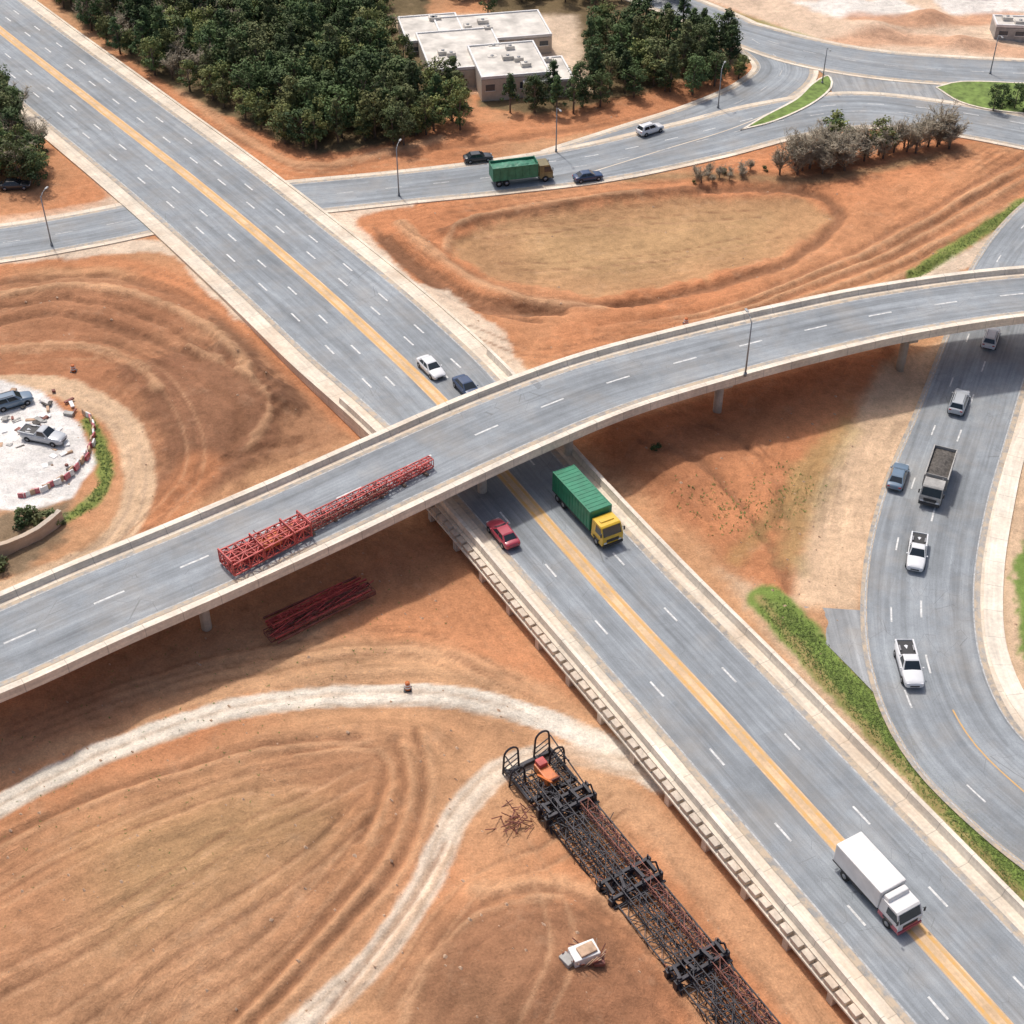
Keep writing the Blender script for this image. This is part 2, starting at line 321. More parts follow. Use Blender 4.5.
poly([(-90,372),(0,378),(40,390),(80,425),(96,462),(72,497),(30,512),(-90,516)],(.74,.71,.67),1,.5,0,.4)
stroke([(88,420),(106,465),(92,500),(60,520)],.8,GR,.9,.6); poly([(-60,515),(30,515),(70,500),(60,540),(20,575),(-60,590)],(.18,.15,.10),.8,1.5)
poly([(-40,80),(10,90),(110,190),(100,205),(-40,230)],ORG,.6,3)
# below overpass left
poly([(-80,760),(0,720),(200,640),(420,540),(470,560),(560,650),(640,740),(620,765),(520,712),(400,690),(250,706),(100,755),(-80,850)],LT,.6,4)
poly([(330,590),(440,520),(500,590),(600,720),(520,690),(430,650),(330,640)],ORG,.8,4)
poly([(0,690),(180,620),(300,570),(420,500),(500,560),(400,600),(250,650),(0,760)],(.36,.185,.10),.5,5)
poly([(-60,850),(100,790),(300,735),(400,730),(430,790),(420,860),(360,960),(250,1100),(-60,1120)],(.43,.232,.125),.8,5,.3)
poly([(80,850),(240,800),(330,810),(330,850),(220,910),(120,950)],(.35,.24,.115),.5,9)
poly([(350,800),(400,760),(420,790),(400,860),(330,950),(230,1060),(200,1050),(330,900)],(.50,.25,.125),.7,3)
poly([(280,760),(390,750),(385,800),(320,810)],(.30,.15,.08),.5,4)
poly([(400,1080),(400,990),(440,930),(520,900),(600,915),(660,980),(700,1080)],(.25,.125,.07),.8,5,1.3)
stroke([(480,900),(560,890),(640,930),(700,1010),(730,1080)],1.0,LT,.6,1.4,.3)
stroke([(430,960),(500,905),(570,900),(650,960)],.5,RUT,.7,.6,-.3)
stroke([(400,1040),(430,975),(480,925),(560,905)],.4,LT,.6,.6,.2)
stroke([(-60,845),(0,812),(100,762),(250,712),(400,697),(520,713),(590,738),(660,780)],1.45,(.76,.68,.57),1,.35,.05,.22)
stroke([(640,768),(560,755),(500,775),(455,825),(430,885),(380,960),(290,1040),(230,1100)],1.35,(.72,.60,.47),.97,.5,.03,.35)
for w_,pp in((.35,[(415,735),(425,790),(400,870),(330,950),(240,1040)]),(.35,[(395,745),(405,790),(380,865),(310,945),(215,1040)]),(.3,[(445,850),(405,920),(340,1000),(290,1060)]),(.3,[(290,760),(370,750),(385,790),(360,850)]),(.3,[(-20,860),(110,800),(260,755),(360,742)])):
    stroke(pp,w_,RUT,.7,.45,-.35,.35); stroke([(a+9,b+4) for a,b in pp],.3,LT,.5,.5,.25,.35)
stroke([(0,775),(120,735),(260,690),(400,672),(520,690)],.6,LT,.6,.8,.2); stroke([(120,700),(260,668),(400,650),(520,680),(590,720)],1.0,LT,.6,1.2,.2)
stroke([(560,760),(640,810),(720,900),(800,1000),(860,1080)],2.0,LT,.7,2)
for p_ in([(0,990),(120,930),(240,850),(330,800),(380,770)],[(60,1030),(170,960),(300,880),(370,810)],[(-10,900),(90,850),(220,800),(330,775)],[(130,1030),(260,960),(340,890),(380,830)],[(20,740),(150,690),(300,650),(420,640),(520,690)],
    [(440,1020),(470,950),(540,920),(620,960),(680,1030)],[(500,830),(540,880),(560,960),(520,1030)],[(640,830),(700,920),(790,1030)],[(620,800),(560,850),(480,890),(400,1000)],[(600,470),(680,500),(740,560),(790,600)],[(900,380),(850,450),(820,540)],
    [(40,270),(150,275),(230,320),(330,410)],[(110,560),(200,500),(330,445)],[(10,345),(110,350),(180,400),(190,470),(120,550)],[(480,230),(600,215),(760,205)],[(500,260),(640,250),(780,225)],[(390,300),(470,330),(560,350),(700,300)],[(450,210),(600,190),(760,178),(900,165),(1020,145)],[(200,110),(300,162),(430,150)],[(900,240),(980,190),(1030,165)]):
    track(p_); track([(a+random.uniform(-14,14),b+random.uniform(6,13)) for a,b in p_],LT if random.random()<.5 else RUT,.45)
for p_ in([(-20,828),(100,768),(250,716),(400,700),(520,717)],[(640,768),(560,758),(500,778),(455,828),(430,888),(380,963),(290,1040)],[(50,386),(90,402),(126,432),(139,480),(120,530),(60,570)],[(870,400),(840,470),(830,560)]): track(p_,(.46,.33,.23),.6,.22,.75)
# right of bridge
poly([(580,440),(900,345),(880,420),(830,470),(795,600),(760,600),(680,520)],(.51,.215,.10),.85,3)
poly([(610,470),(700,430),(760,440),(700,500),(690,530)],(.37,.16,.08),.6,3,.4,2)
stroke([(640,450),(700,470),(760,530),(790,590)],.5,RUT,.6,.5,-.4,1); stroke([(700,430),(760,460),(790,520)],.5,RUT,.5,.5,-.3,1)
poly([(880,370),(955,335),(915,420),(880,505),(862,590),(862,615),(795,605),(800,560),(820,480)],(.66,.47,.31),.92,1.8,0,.8)
poly([(790,470),(850,410),(860,430),(815,510),(800,570),(775,560)],(.38,.29,.13),.6,2.5)
stroke([(735,560),(770,520),(800,480)],1.0,(.3,.22,.09),.5,1.5)
poly([(720,570),(790,600),(800,640),(900,740),(1040,890),(1120,990),(1060,1000),(880,800)],(.58,.42,.28),.85,2)
stroke([(768,600),(830,668),(900,744),(960,810),(1024,880),(1100,962)],2.2,GR,1,.6,0,.6)
stroke([(760,598),(815,668),(890,752),(950,819),(1020,894)],.5,OL,.7,.6,0,.8)
poly([(1000,440),(1060,380),(1300,380),(1300,900),(1080,800),(1000,700),(985,600)],TAN,.9,2)
poly([(1018,560),(1050,470),(1200,450),(1200,760),(1060,720),(1020,660)],(.18,.26,.065),1,.7)
def fl(p): return spline([G(*q) for q in p],3)
flows=[fl(p) for p in [
 [(0,775),(120,735),(260,690),(400,672),(520,690),(620,745)],
 [(-60,900),(100,830),(300,770),(400,760),(420,800),(395,870),(330,950),(230,1050)],
 [(390,1060),(430,965),(490,910),(570,898),(650,950),(720,1040)],
 [(500,800),(470,870),(420,960),(350,1060)],
 [(560,770),(660,840),(760,960),(850,1080)],
 [(0,680),(200,600),(400,520),(520,640),(640,750)],
 [(-20,310),(80,290),(180,310),(250,360),(300,420)],
 [(0,350),(100,360),(170,420),(170,490),(120,560),(0,640)],
 [(340,400),(260,460),(180,520)],
 [(385,238),(440,275),(540,305),(680,295),(790,265),(842,215),(800,186),(640,190),(500,208),(430,228)],
 [(560,350),(700,318),(850,258),(940,210),(1060,130)],
 [(500,240),(640,225),(780,215)],
 [(150,90),(260,160),(420,150),(600,130),(750,85)],
 [(600,450),(680,520),(760,600),(900,760),(1060,930)],
 [(900,360),(850,440),(820,520),(810,610)],
 [(1040,420),(1000,560),(1000,680),(1080,780)],
 [(-40,140),(40,130),(100,190)],[(760,30),(900,40),(1060,60)],[(800,5),(1040,10)]]]
roadclear=[(hw,11.5),(ra,6.5),(rb,6),(rc,7),(rd,7)]
mounds=[(G(210,880),26,18,1.6),(G(520,990),11,9,1.3),(G(230,400),14,10,1.7),(G(690,235),20,13,-.6),(G(700,480),9,9,.8),(G(60,310),18,8,1.0),(G(870,30),6,4,1.8),(G(960,45),5,4,1.5),(G(930,20),4,4,2)]
def terrain(X,Y,full=True):
    X=np.asarray(X,float);Y=np.asarray(Y,float)
    z=(fbm(X*.045,Y*.045,4,3)-.5)*1.6+(fbm(X*.25,Y*.25,4,8)-.5)*.6
    for c,rx,ry,h in mounds: z=z+h*np.exp(-(((X-c[0])/rx)**2+((Y-c[1])/ry)**2)*1.3)
    b=fbm(X*.03,Y*.03,5,5)[:,None]; b=sstep(.35,.65,b)
    col=np.array(ORG)*(1-b)+np.array((.54,.30,.16))*b
    far=sstep(300,420,np.hypot(X,Y-130))[:,None]; col=col*(1-far)+np.array((.15,.16,.07))*far
    w1=(fbm(X*.35,Y*.35,4,21)-.5)*2; w2=(fbm(X*1.3,Y*1.3,3,31)-.5)*2
    for op in ops:
        P=np.array(op[1])[:,:2]; soft,dz,warp=op[4],op[5],op[6]
        pad=soft*2+warp*2+(op[7] if op[0]=='s' else 0)+.5
        m=np.where((X>P[:,0].min()-pad)&(X<P[:,0].max()+pad)&(Y>P[:,1].min()-pad)&(Y<P[:,1].max()+pad))[0]
        if len(m)==0: continue
        x=X[m];y=Y[m]
        if op[0]=='p':
            d,_,_=pdist(x,y,P,True); d=np.where(inside(x,y,P),-d,d)
        else:
            d,_,_=pdist(x,y,P); d=d-op[7]
        d=d+(w1[m]*.75+w2[m]*.45)*warp
        a=(1-sstep(-soft*.6,soft*.6,d))
        z[m]+=dz*(1-sstep(-soft*1.2,soft*1.2,d))
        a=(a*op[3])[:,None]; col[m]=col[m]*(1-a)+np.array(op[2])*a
    D1=np.full(X.shape,1e9);D2=np.full(X.shape,1e9);U=np.zeros(X.shape);V=np.zeros(X.shape)
    near=np.where((np.abs(X)<130)&(Y>40)&(Y<330))[0]
    x=X[near];y=Y[near];d1=D1[near];d2=D2[near];u=U[near];v=V[near]
    for i,f in enumerate(flows):
        d,s,a=pdist(x,y,f); m=d<d1
        d2=np.where(m,d1,np.minimum(d2,d)); d1=np.where(m,d,d1); u=np.where(m,d*s+i*37.7+w1[near]*.5,u); v=np.where(m,a,v)
    st=sstep(0,3,d2-d1)*(1-sstep(6,18,d1))*(.15+.85*sstep(.35,.65,fbm(x*.06,y*.06,3,41)))
    fl3=np.zeros((len(X),3)); fl3[near,0]=u;fl3[near,1]=v;fl3[near,2]=st
    fur=(vn(u*.42,v*.04,3)*.6+vn(u*.95,v*.07,5)*.4-.5)*st
    z[near]+=fur*.40
    clear=np.full(X.shape,1e3)
    for r,hwid in roadclear:
        P=r.P[::2]; pad=14
        m=np.where((X>P[:,0].min()-pad-hwid)&(X<P[:,0].max()+pad+hwid)&(Y>P[:,1].min()-pad-hwid)&(Y<P[:,1].max()+pad+hwid))[0]
        d,_,_=pdist(X[m],Y[m],P); clear[m]=np.minimum(clear[m],d-hwid)
    k=sstep(.3,6,clear); z=z*k-.05*(1-k)-.02
    if not full: return z
    return z,col,fl3
xs=list(np.arange(-104,104.1,.30)); g=1.0
while xs[-1]<3500: g*=1.25; xs.append(xs[-1]+g)
g=1.0
while xs[0]>-3500: g*=1.25; xs.insert(0,xs[0]-g)
ys=[50.0]
while ys[-1]<300: ys.append(ys[-1]+.29+.5*(ys[-1]-50)/250)
g=1.0
while ys[-1]<5000: g*=1.25; ys.append(ys[-1]+g)
g=.6
while ys[0]>-3000: g*=1.3; ys.insert(0,ys[0]-g)
xs=np.array(xs);ys=np.array(ys);nx=len(xs);ny=len(ys)
GX,GY=np.meshgrid(xs,ys); gx=GX.ravel();gy=GY.ravel()
gz,gc,gf=terrain(gx,gy)
me=bpy.data.meshes.new('ground'); nv=nx*ny; nf=(nx-1)*(ny-1)
me.vertices.add(nv); me.vertices.foreach_set('co',np.column_stack([gx,gy,gz]).astype(np.float32).ravel())
I=np.arange(nv).reshape(ny,nx); Q=np.stack([I[:-1,:-1],I[:-1,1:],I[1:,1:],I[1:,:-1]],-1).reshape(-1,4)
me.loops.add(nf*4); me.loops.foreach_set('vertex_index',Q.ravel().astype(np.int32)); me.polygons.add(nf); me.polygons.foreach_set('loop_start',np.arange(0,nf*4,4,dtype=np.int32))
me.polygons.foreach_set('use_smooth',np.ones(nf,bool)); me.update()
ca=me.attributes.new('Col','FLOAT_COLOR','POINT'); ca.data.foreach_set('color',np.column_stack([gc,np.ones(nv)]).astype(np.float32).ravel())
fa=me.attributes.new('flow','FLOAT_VECTOR','POINT'); fa.data.foreach_set('vector',gf.astype(np.float32).ravel())
me.materials.append(M['dirt']); go=bpy.data.objects.new('ground',me); sc.collection.objects.link(go)
def gh(pts):
    a=np.array(pts); return terrain(a[:,0],a[:,1],False)
# ------------------------------------------------------------------ highway
mb=MB(); wl,wr=hw.wl,hw.wr
def edges(r,mb,w=.8):
    r.sweep(mb,[(r.wl+.002,.006),(r.wl-w,.006)],'edge'); r.sweep(mb,[(-r.wr+w,.006),(-r.wr-.002,.006)],'edge')
hw.sweep(mb,[(wl+1.9,-.04),(-wr-1.9,-.04)],'conc')
hw.sweep(mb,[(wl,0),(-wr,0)],'asph'); edges(hw,mb)
hw.sweep(mb,[(wl+2.3,-3.0),(wl+2.3,.10),(wl+1.9,.10),(wl+1.9,-.06)],'conc')
hw.sweep(mb,[(-wr-1.9,-.06),(-wr-1.9,.10),(-wr-2.3,.10),(-wr-2.3,-3.0)],'conc')
hwo=mb.obj('highway_road')
sB=S_at(hw,415,375,1.6)
mb=MB()
for sg,w in((1,wl),(-1,-wr)):
    hw.sweep(mb,[(w+sg*1.15,-.03),(w+sg*1.3,.5),(w+sg*1.35,.8),(w+sg*1.75,.8),(w+sg*1.88,-.03)],'conc2',rng=(sB,1e9))
S=S_at(hw,432,495,ZH); Se=hw.S[-1]
sD=S
while S<Se:
    w=np.interp(S,hw.S,wr); p=hw.at(S,-(w+2.55)); t=np.interp(S,hw.S,hw.T[:,0]),np.interp(S,hw.S,hw.T[:,1])
    a=math.atan2(t[1],t[0]); mb.box((p[0],p[1],p[2]-.30+random.uniform(-.04,.04)),(1.12+random.uniform(-.1,.1),.75,.5),'block',.05,a+random.uniform(-.03,.03)); 
    S+=1.45
hw.sweep(mb,[(-wr-2.2,-.62),(-wr-3.05,-.62),(-wr-3.05,-.85),(-wr-2.2,-.95)],'conc2',rng=(sD,Se))
S=sD+2
while S<Se:
    w=np.interp(S,hw.S,wr); p=hw.at(S,-(w+2.75)); t=np.interp(S,hw.S,hw.T[:,0]),np.interp(S,hw.S,hw.T[:,1])
    mb.box((p[0],p[1],.45),(.7,.5,1.6),'block',.04,math.atan2(t[1],t[0])); S+=5.8
mb.obj('highway_barrier_wall')
mb=MB(); sM=S_at(hw,440,400,1.7)
hw.sweep(mb,[(.85,.012),(-.85,.012)],'dustmed')
for o in(.52,-.52): hw.sweep(mb,[(o+.16,.024),(o-.16,.024)],'yellow')
for sg in(1,-1):
    W=(wl if sg>0 else wr)
    for fr in(1,2):
        hw.dash(mb,lambda S,fr=fr,W=W,sg=sg: sg*(.7+(np.interp(S,hw.S,W)-1.4)*fr/3),.24,2.6,6.0+fr*.7,.018,rng=(0,sM),ph=fr*2.7+sg)
    hw.dash(mb,lambda S,W=W,sg=sg: sg*(.7+(np.interp(S,hw.S,W)-1.4)*.52),.22,2.3,7.6,.018,rng=(sM+2,hw.S[-1]),ph=2+sg)
    hw.sweep(mb,[(sg*(W-.75)+.08,.018),(sg*(W-.75)-.08,.018)],'whitef')
mb.obj('highway_marking')
# ------------------------------------------------------------------ overpass
mb=MB(); wl,wr=ov.wl,ov.wr
ov.sweep(mb,[(wl,0),(-wr,0)],'asph'); edges(ov,mb,.6)
ov.sweep(mb,[(wl+1.35,-.02),(wl-.01,-.02)],'conc'); ov.sweep(mb,[(-wr+.01,-.02),(-wr-1.35,-.02)],'conc')
for sg,w in((1,wl),(-1,-wr)):
    ov.sweep(mb,[(w+sg*.55,-.03),(w+sg*.7,.35),(w+sg*.75,.62),(w+sg*1.45,.62),(w+sg*1.5,-.45),(w+sg*1.2,-.5)],'conc2')
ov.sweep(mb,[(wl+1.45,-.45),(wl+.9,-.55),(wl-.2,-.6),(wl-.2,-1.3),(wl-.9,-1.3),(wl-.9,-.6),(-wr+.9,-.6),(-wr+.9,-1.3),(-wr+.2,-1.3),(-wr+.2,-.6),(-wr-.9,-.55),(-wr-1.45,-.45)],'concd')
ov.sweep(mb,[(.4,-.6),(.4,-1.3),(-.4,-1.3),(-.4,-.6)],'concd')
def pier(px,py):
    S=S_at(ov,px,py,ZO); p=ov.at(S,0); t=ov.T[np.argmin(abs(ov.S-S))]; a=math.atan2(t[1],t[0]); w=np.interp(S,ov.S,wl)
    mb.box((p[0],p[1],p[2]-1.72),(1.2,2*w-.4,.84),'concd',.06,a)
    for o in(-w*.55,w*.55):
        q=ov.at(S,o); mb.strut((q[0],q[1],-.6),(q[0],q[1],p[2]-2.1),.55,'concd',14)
for q in[(-110,690),(190,562),(468,440),(560,401),(715,353),(905,310),(1090,292)]: pier(*q)
mb.obj('overpass_bridge')
mb=MB()
ov.dash(mb,0.1,.24,3.2,6.0,.016,ph=2); 
for o in(wl-.6,-wr+.6): ov.sweep(mb,[(o+.07,.016),(o-.07,.016)],'whitef')
mb.obj('overpass_marking')
# ------------------------------------------------------------------ other roads
def plain(r,name,sh=1.2,mat='asph',left=True,right=True):
    mb=MB(); r.sweep(mb,[(r.wl,0),(-r.wr,0)],mat); edges(r,mb,.7)
    if left: r.sweep(mb,[(r.wl+sh,-.25),(r.wl+sh,.03),(r.wl,-.012)],'conc')
    if right: r.sweep(mb,[(-r.wr,-.012),(-r.wr-sh,.03),(-r.wr-sh,-.25)],'conc')
    return mb.obj(name)
plain(ra,'cross_road',.9); plain(rb,'loop_ramp_road',.9); plain(rc,'side_road',.8); plain(rd,'ramp_road',1.0,right=False)
mb=MB()
def patch(mb,pts,z,mat):
    vs=[G(a,b,0) for a,b in pts]; vs=[(p[0],p[1],z) for p in vs]
    mb.add(vs,[list(range(len(vs)))[::-1]],mat)
patch(mb,[(800,56),(860,66),(926,74),(1060,84),(1060,135),(940,122),(860,112),(780,122),(832,92),(826,76)],.035,'asph2')
mb.obj('junction_asphalt')
mb=MB(); Lp=[(796,606),(812,630),(850,668),(905,725),(970,795),(1030,855),(1085,905)]; Rp=[(870,611),(880,650),(895,690),(925,735),(985,785),(1045,835),(1100,885)]
for i in range(6): patch(mb,[Lp[i],Lp[i+1],Rp[i+1],Rp[i]],.02,'asph2')
mb.obj('road_gore_pavement')
def island(pts,name='traffic_island'):
    L=spline([G(*q) for q in pts+[pts[0]]],1.5)[:-1]; c=L[:,:2].mean(0); m=MB(); n=len(L)
    inn=[]
    for i in range(n):
        t=L[(i+1)%n,:2]-L[i-1,:2]; t/=np.linalg.norm(t)+1e-9; nn=np.array([-t[1],t[0]]); 
        if nn@(c-L[i,:2])<0 : nn=-nn
        inn.append(L[i,:2]+nn*.35)
    A=[(p[0],p[1],.0) for p in L];B=[(p[0],p[1],.20) for p in L];C=[(p[0],p[1],.20) for p in inn]
    m.add(A+B+C,[[i,(i+1)%n,n+(i+1)%n,n+i] for i in range(n)]+[[n+i,n+(i+1)%n,2*n+(i+1)%n,2*n+i] for i in range(n)],'conc2')
    m.add([(p[0],p[1],.19) for p in inn],[list(range(n))],'turf'); m.obj(name)
island([(740,131),(775,122),(812,105),(832,88),(828,76),(812,84),(795,100),(765,116)])
island([(935,88),(960,82),(1010,83),(1060,88),(1060,114),(1000,112),(960,103)])
mb=MB()
X0=S_at(ra,292,197,.05);X1=S_at(ra,130,220,.05)
for rg in((0,X1),(X0,1e9)):
    e=min(rg[1],ra.S[-1]); ra.dash(mb,0,.2,2.5,5,.016,rng=(rg[0],e),mat='whitef'); 
    ra.sweep(mb,[(ra.wl-.7+.08,.014),(ra.wl-.7-.08,.014)],'whitef',rng=rg); ra.sweep(mb,[(-ra.wr+.7+.08,.014),(-ra.wr+.7-.08,.014)],'whitef',rng=rg)
ra.dash(mb,2.8,.18,2.5,5,.014,rng=(S_at(ra,500,176,.05),ra.S[-1]))
rb.sweep(mb,[(rb.wl-.6+.08,.045),(rb.wl-.6-.08,.045)],'whitef',rng=(30,1e9)); rb.dash(mb,0,.2,2.5,5,.045,rng=(30,rb.S[-1]),mat='whitef')
rc.dash(mb,0,.2,2.5,5,.014,rng=(0,rc.S[-1]),mat='whitef')
sY=S_at(rd,945,712,.05)
rd.dash(mb,.1,.2,2.6,5.5,.014,rng=(0,sY),ph=1); rd.dash(mb,-3.0,.18,2.2,9,.014,rng=(0,rd.S[-1]),ph=4)
rd.sweep(mb,[(.9+.08,.014),(.9-.08,.014)],'yellow',rng=(sY,1e9))
rd.sweep(mb,[(-rd.wr+.5+.07,.014),(-rd.wr+.5-.07,.014)],'whitef'); rd.sweep(mb,[(rd.wl-.7+.07,.014),(rd.wl-.7-.07,.014)],'whitef')
mb.obj('road_marking')
sw=Road([(1130,330,.12,1,1),(1060,380,.12,1,1),(1022,440,.12,1,1),(1004,510,.12,1,1),(994,580,.12,1,1),(998,650,.12,1,1),(1030,715,.12,1,1),(1100,775,.12,1,1)])
mb=MB(); sw.sweep(mb,[(sw.wl,-.3),(sw.wl,0),(-sw.wr,0),(-sw.wr,-.3)],'conc2'); mb.obj('concrete_footpath')
# ------------------------------------------------------------------ vehicles
def car(kind,pm):
    b=MB(); W={'sedan':.92,'suv':.96,'pickup':1.0}[kind]; L={'sedan':4.7,'suv':4.8,'pickup':5.6}[kind]
    hz={'sedan':0,'suv':.14,'pickup':.2}[kind]
    st=[(-.5,.76,.45,.80),(-.485,.88,.34,.90),(-.44,.95,.27,.97),(-.36,.985,.24,.99),(-.2,1,.22,.98),(0,1,.22,.96),(.15,1,.22,.96),(.24,.99,.22,.95),(.34,.97,.24,.90),(.43,.93,.27,.82),(.48,.85,.34,.74),(.5,.72,.43,.64)]
    rings=[]
    for x,w,zb,zt in st:
        w*=W; zt+=hz; h=zt-zb
        half=[(0,zb),(w*.82,zb),(w*.97,zb+.18*h),(w,zb+.5*h),(w*.985,zb+.78*h),(w*.93,zt-.05*h),(w*.80,zt),(w*.4,zt+.025),(0,zt+.035)]
        rings.append([(x*L,y,z) for y,z in half]+[(x*L,-y,z) for y,z in half[-2:0:-1]])
    n=len(rings[0]); vs=[p for r in rings for p in r]
    fs=[[i*n+j,i*n+(j+1)%n,(i+1)*n+(j+1)%n,(i+1)*n+j] for i in range(len(rings)-1) for j in range(n)]
    fs+=[list(range(n))[::-1],[(len(rings)-1)*n+j for j in range(n)]]
    b.add(vs,fs,pm,smooth=True)
    bz=.94+hz
    if kind=='sedan': xr,xf,tr,tf,zt=-1.85,1.05,-1.15,.25,1.42
    elif kind=='suv': xr,xf,tr,tf,zt=-2.2,1.1,-1.9,.35,1.68
    else: xr,xf,tr,tf,zt=-.55,1.2,-.35,.5,1.75
    wb=W*.90;wt=W*.70
    B=[(xr,wb,bz),(xf,wb,bz),(xf,-wb,bz),(xr,-wb,bz)];T=[(tr,wt,zt),(tf,wt,zt),(tf,-wt,zt),(tr,-wt,zt)]
    Tm=[((tr+.12),wt*.82,zt+.05),((tf-.15),wt*.82,zt+.05),((tf-.15),-wt*.82,zt+.05),((tr+.12),-wt*.82,zt+.05)]
    b.add(B+T+Tm,[[i,(i+1)%4,4+(i+1)%4,4+i][::-1] for i in range(4)]+[[4+i,4+(i+1)%4,8+(i+1)%4,8+i][::-1] for i in range(4)]+[[8,11,10,9][::-1]],pm)
    def panel(P,mat,e=.012,ins=(.06,.06,.1,.1)):
        P=[Vector(p) for p in P]; nn=(P[1]-P[0]).cross(P[3]-P[0]).normalized()
        u0,u1,v0,v1=ins
        def q(u,v): return (P[0]*(1-u)+P[1]*u)*(1-v)+(P[3]*(1-u)+P[2]*u)*v
        vs=[q(u0,v0),q(1-u1,v0),q(1-u1,1-v1),q(u0,1-v1)]
        c=sum(vs,Vector())/4
        if nn.dot(c-Vector((0,0,.9)))<0: nn=-nn
        b.add([tuple(v+nn*e) for v in vs],[[0,1,2,3]],mat)
    panel([B[1],B[2],T[2],T[1]],'glass',ins=(.05,.05,.04,.05)); panel([B[0],B[3],T[3],T[0]],'glass',ins=(.07,.07,.08,.08))
    for s in(1,-1):
        a=[(xr,s*wb,bz),(xf,s*wb,bz),(tf,s*wt,zt),(tr,s*wt,zt)]
        if kind=='pickup': panel(a,'glass',ins=(.1,.12,.1,.1))
        else:
            panel(a,'glass',ins=(.50,.12,.1,.1)); panel(a,'glass',ins=(.12,.54,.1,.1))
        b.box((xf-.25,s*(W+.07),bz+.06),(.16,.16,.12),pm,.03)
        for x in(-.31*L,.31*L):
            b.cyl((x,s*(W*.985-.005),.37),.40,.03,'trim','Y',18); b.cyl((x,s*(W-.09),.34),.335,.23,'tyre','Y',18); b.cyl((x,s*(W+.028),.34),.20,.012,'hub','Y',12)
        b.box((.485*L,s*W*.62,.68+hz),(.12,.34,.12),'lamp',.03); b.box((-.492*L,s*W*.66,.78+hz),(.08,.30,.14),'tail',.02)
        b.box((0,s*(W-.005),.27),(.46*L,.04,.09),'trim',.01)
    b.box((.497*L,0,.5+hz*.5),(.06,W*.9,.18),'trim',.02); b.box((-.495*L,0,.42),(.06,W*1.3,.13),'trim',.02)
    if kind=='pickup':
        b.box((-1.72,0,1.205),(1.95,1.5,.03),'trim'); 
        for s in(1,-1): b.box((-1.75,s*.84,1.24),(2.15,.16,.14),pm,.03); b.box((-1.6,s*.66,1.3),(.7,.14,.16),'hub',.02)
        b.box((-2.77,0,1.24),(.08,1.7,.14),pm,.03); b.box((-.68,0,1.24),(.08,1.7,.14),pm,.03)
    if kind=='suv':
        for s in(1,-1): b.strut((-1.6,s*.55,zt+.09),(.1,s*.55,zt+.09),.025,'trim')
    return b
def wheels(b,xs,W,r=.5,dual=True):
    for x in xs:
        for s in(1,-1):
            b.cyl((x,s*(W/2-.2),r),r,.34,'tyre','Y',20); b.cyl((x,s*(W/2-.02),r),r*.5,.03,'hub','Y',12)
def cab(b,x0,ln,W,z0,z1,mat,low=None):
    xf=x0+ln; zm=z0+(z1-z0)*.48; w=W/2
    prof=[(x0,z0),(xf,z0),(xf+.04,zm-.1),(xf-.02,zm),(xf-.42,z1-.12),(xf-.6,z1),(x0,z1)]
    vs=[(x,w-(.0 if z<zm+.01 else .08),z) for x,z in prof]+[(x,-w+(.0 if z<zm+.01 else .08),z) for x,z in prof]; n=len(prof)
    b.add(vs,[list(range(n))[::-1],list(range(n,2*n))]+[[i,(i+1)%n,n+(i+1)%n,n+i] for i in range(n)],mat)
    a=Vector((xf-.02,0,zm));c=Vector((xf-.42,0,z1-.12));nn=Vector((c.z-a.z,0,-(c.x-a.x))).normalized()*.015
    a2=a.lerp(c,.04)+nn;c2=a.lerp(c,.94)+nn
    b.add([(a2.x,w*.88,a2.z),(a2.x,-w*.88,a2.z),(c2.x,-w*.84,c2.z),(c2.x,w*.84,c2.z)],[[0,1,2,3]],'glass')
    for s in(1,-1):
        y0=s*(w+.012);y1=s*(w-.06)
        b.add([(x0+ln*.35,y0,zm+.03),(xf-.15,y0,zm+.03),(xf-.50,y1,z1-.22),(x0+ln*.35,y1,z1-.22)],[[0,1,2,3]],'glass')
        b.box((xf-.05,s*(w+.16),zm+.45),(.1,.16,.5),'trim',.02)
        b.strut((xf-.15,s*(w-.05),zm+.7),(xf-.05,s*(w+.16),zm+.6),.025,'trim')
        b.box((xf+.03,s*w*.7,z0+.32),(.08,.38,.2),'lamp',.02)
        if low: b.box((x0+ln*.5,s*(w+.01),z0+.22),(ln*.98,.05,.46),low,.015)
    b.box((xf+.06,0,z0-.02),(.2,W*.98,.3),low or 'trim',.04); b.box((xf+.045,0,z0+.55),(.03,W*.6,.4),'trim',.01)
    if low: b.box((xf+.05,0,z0+.3),(.1,W*.62,.3),low,.02)
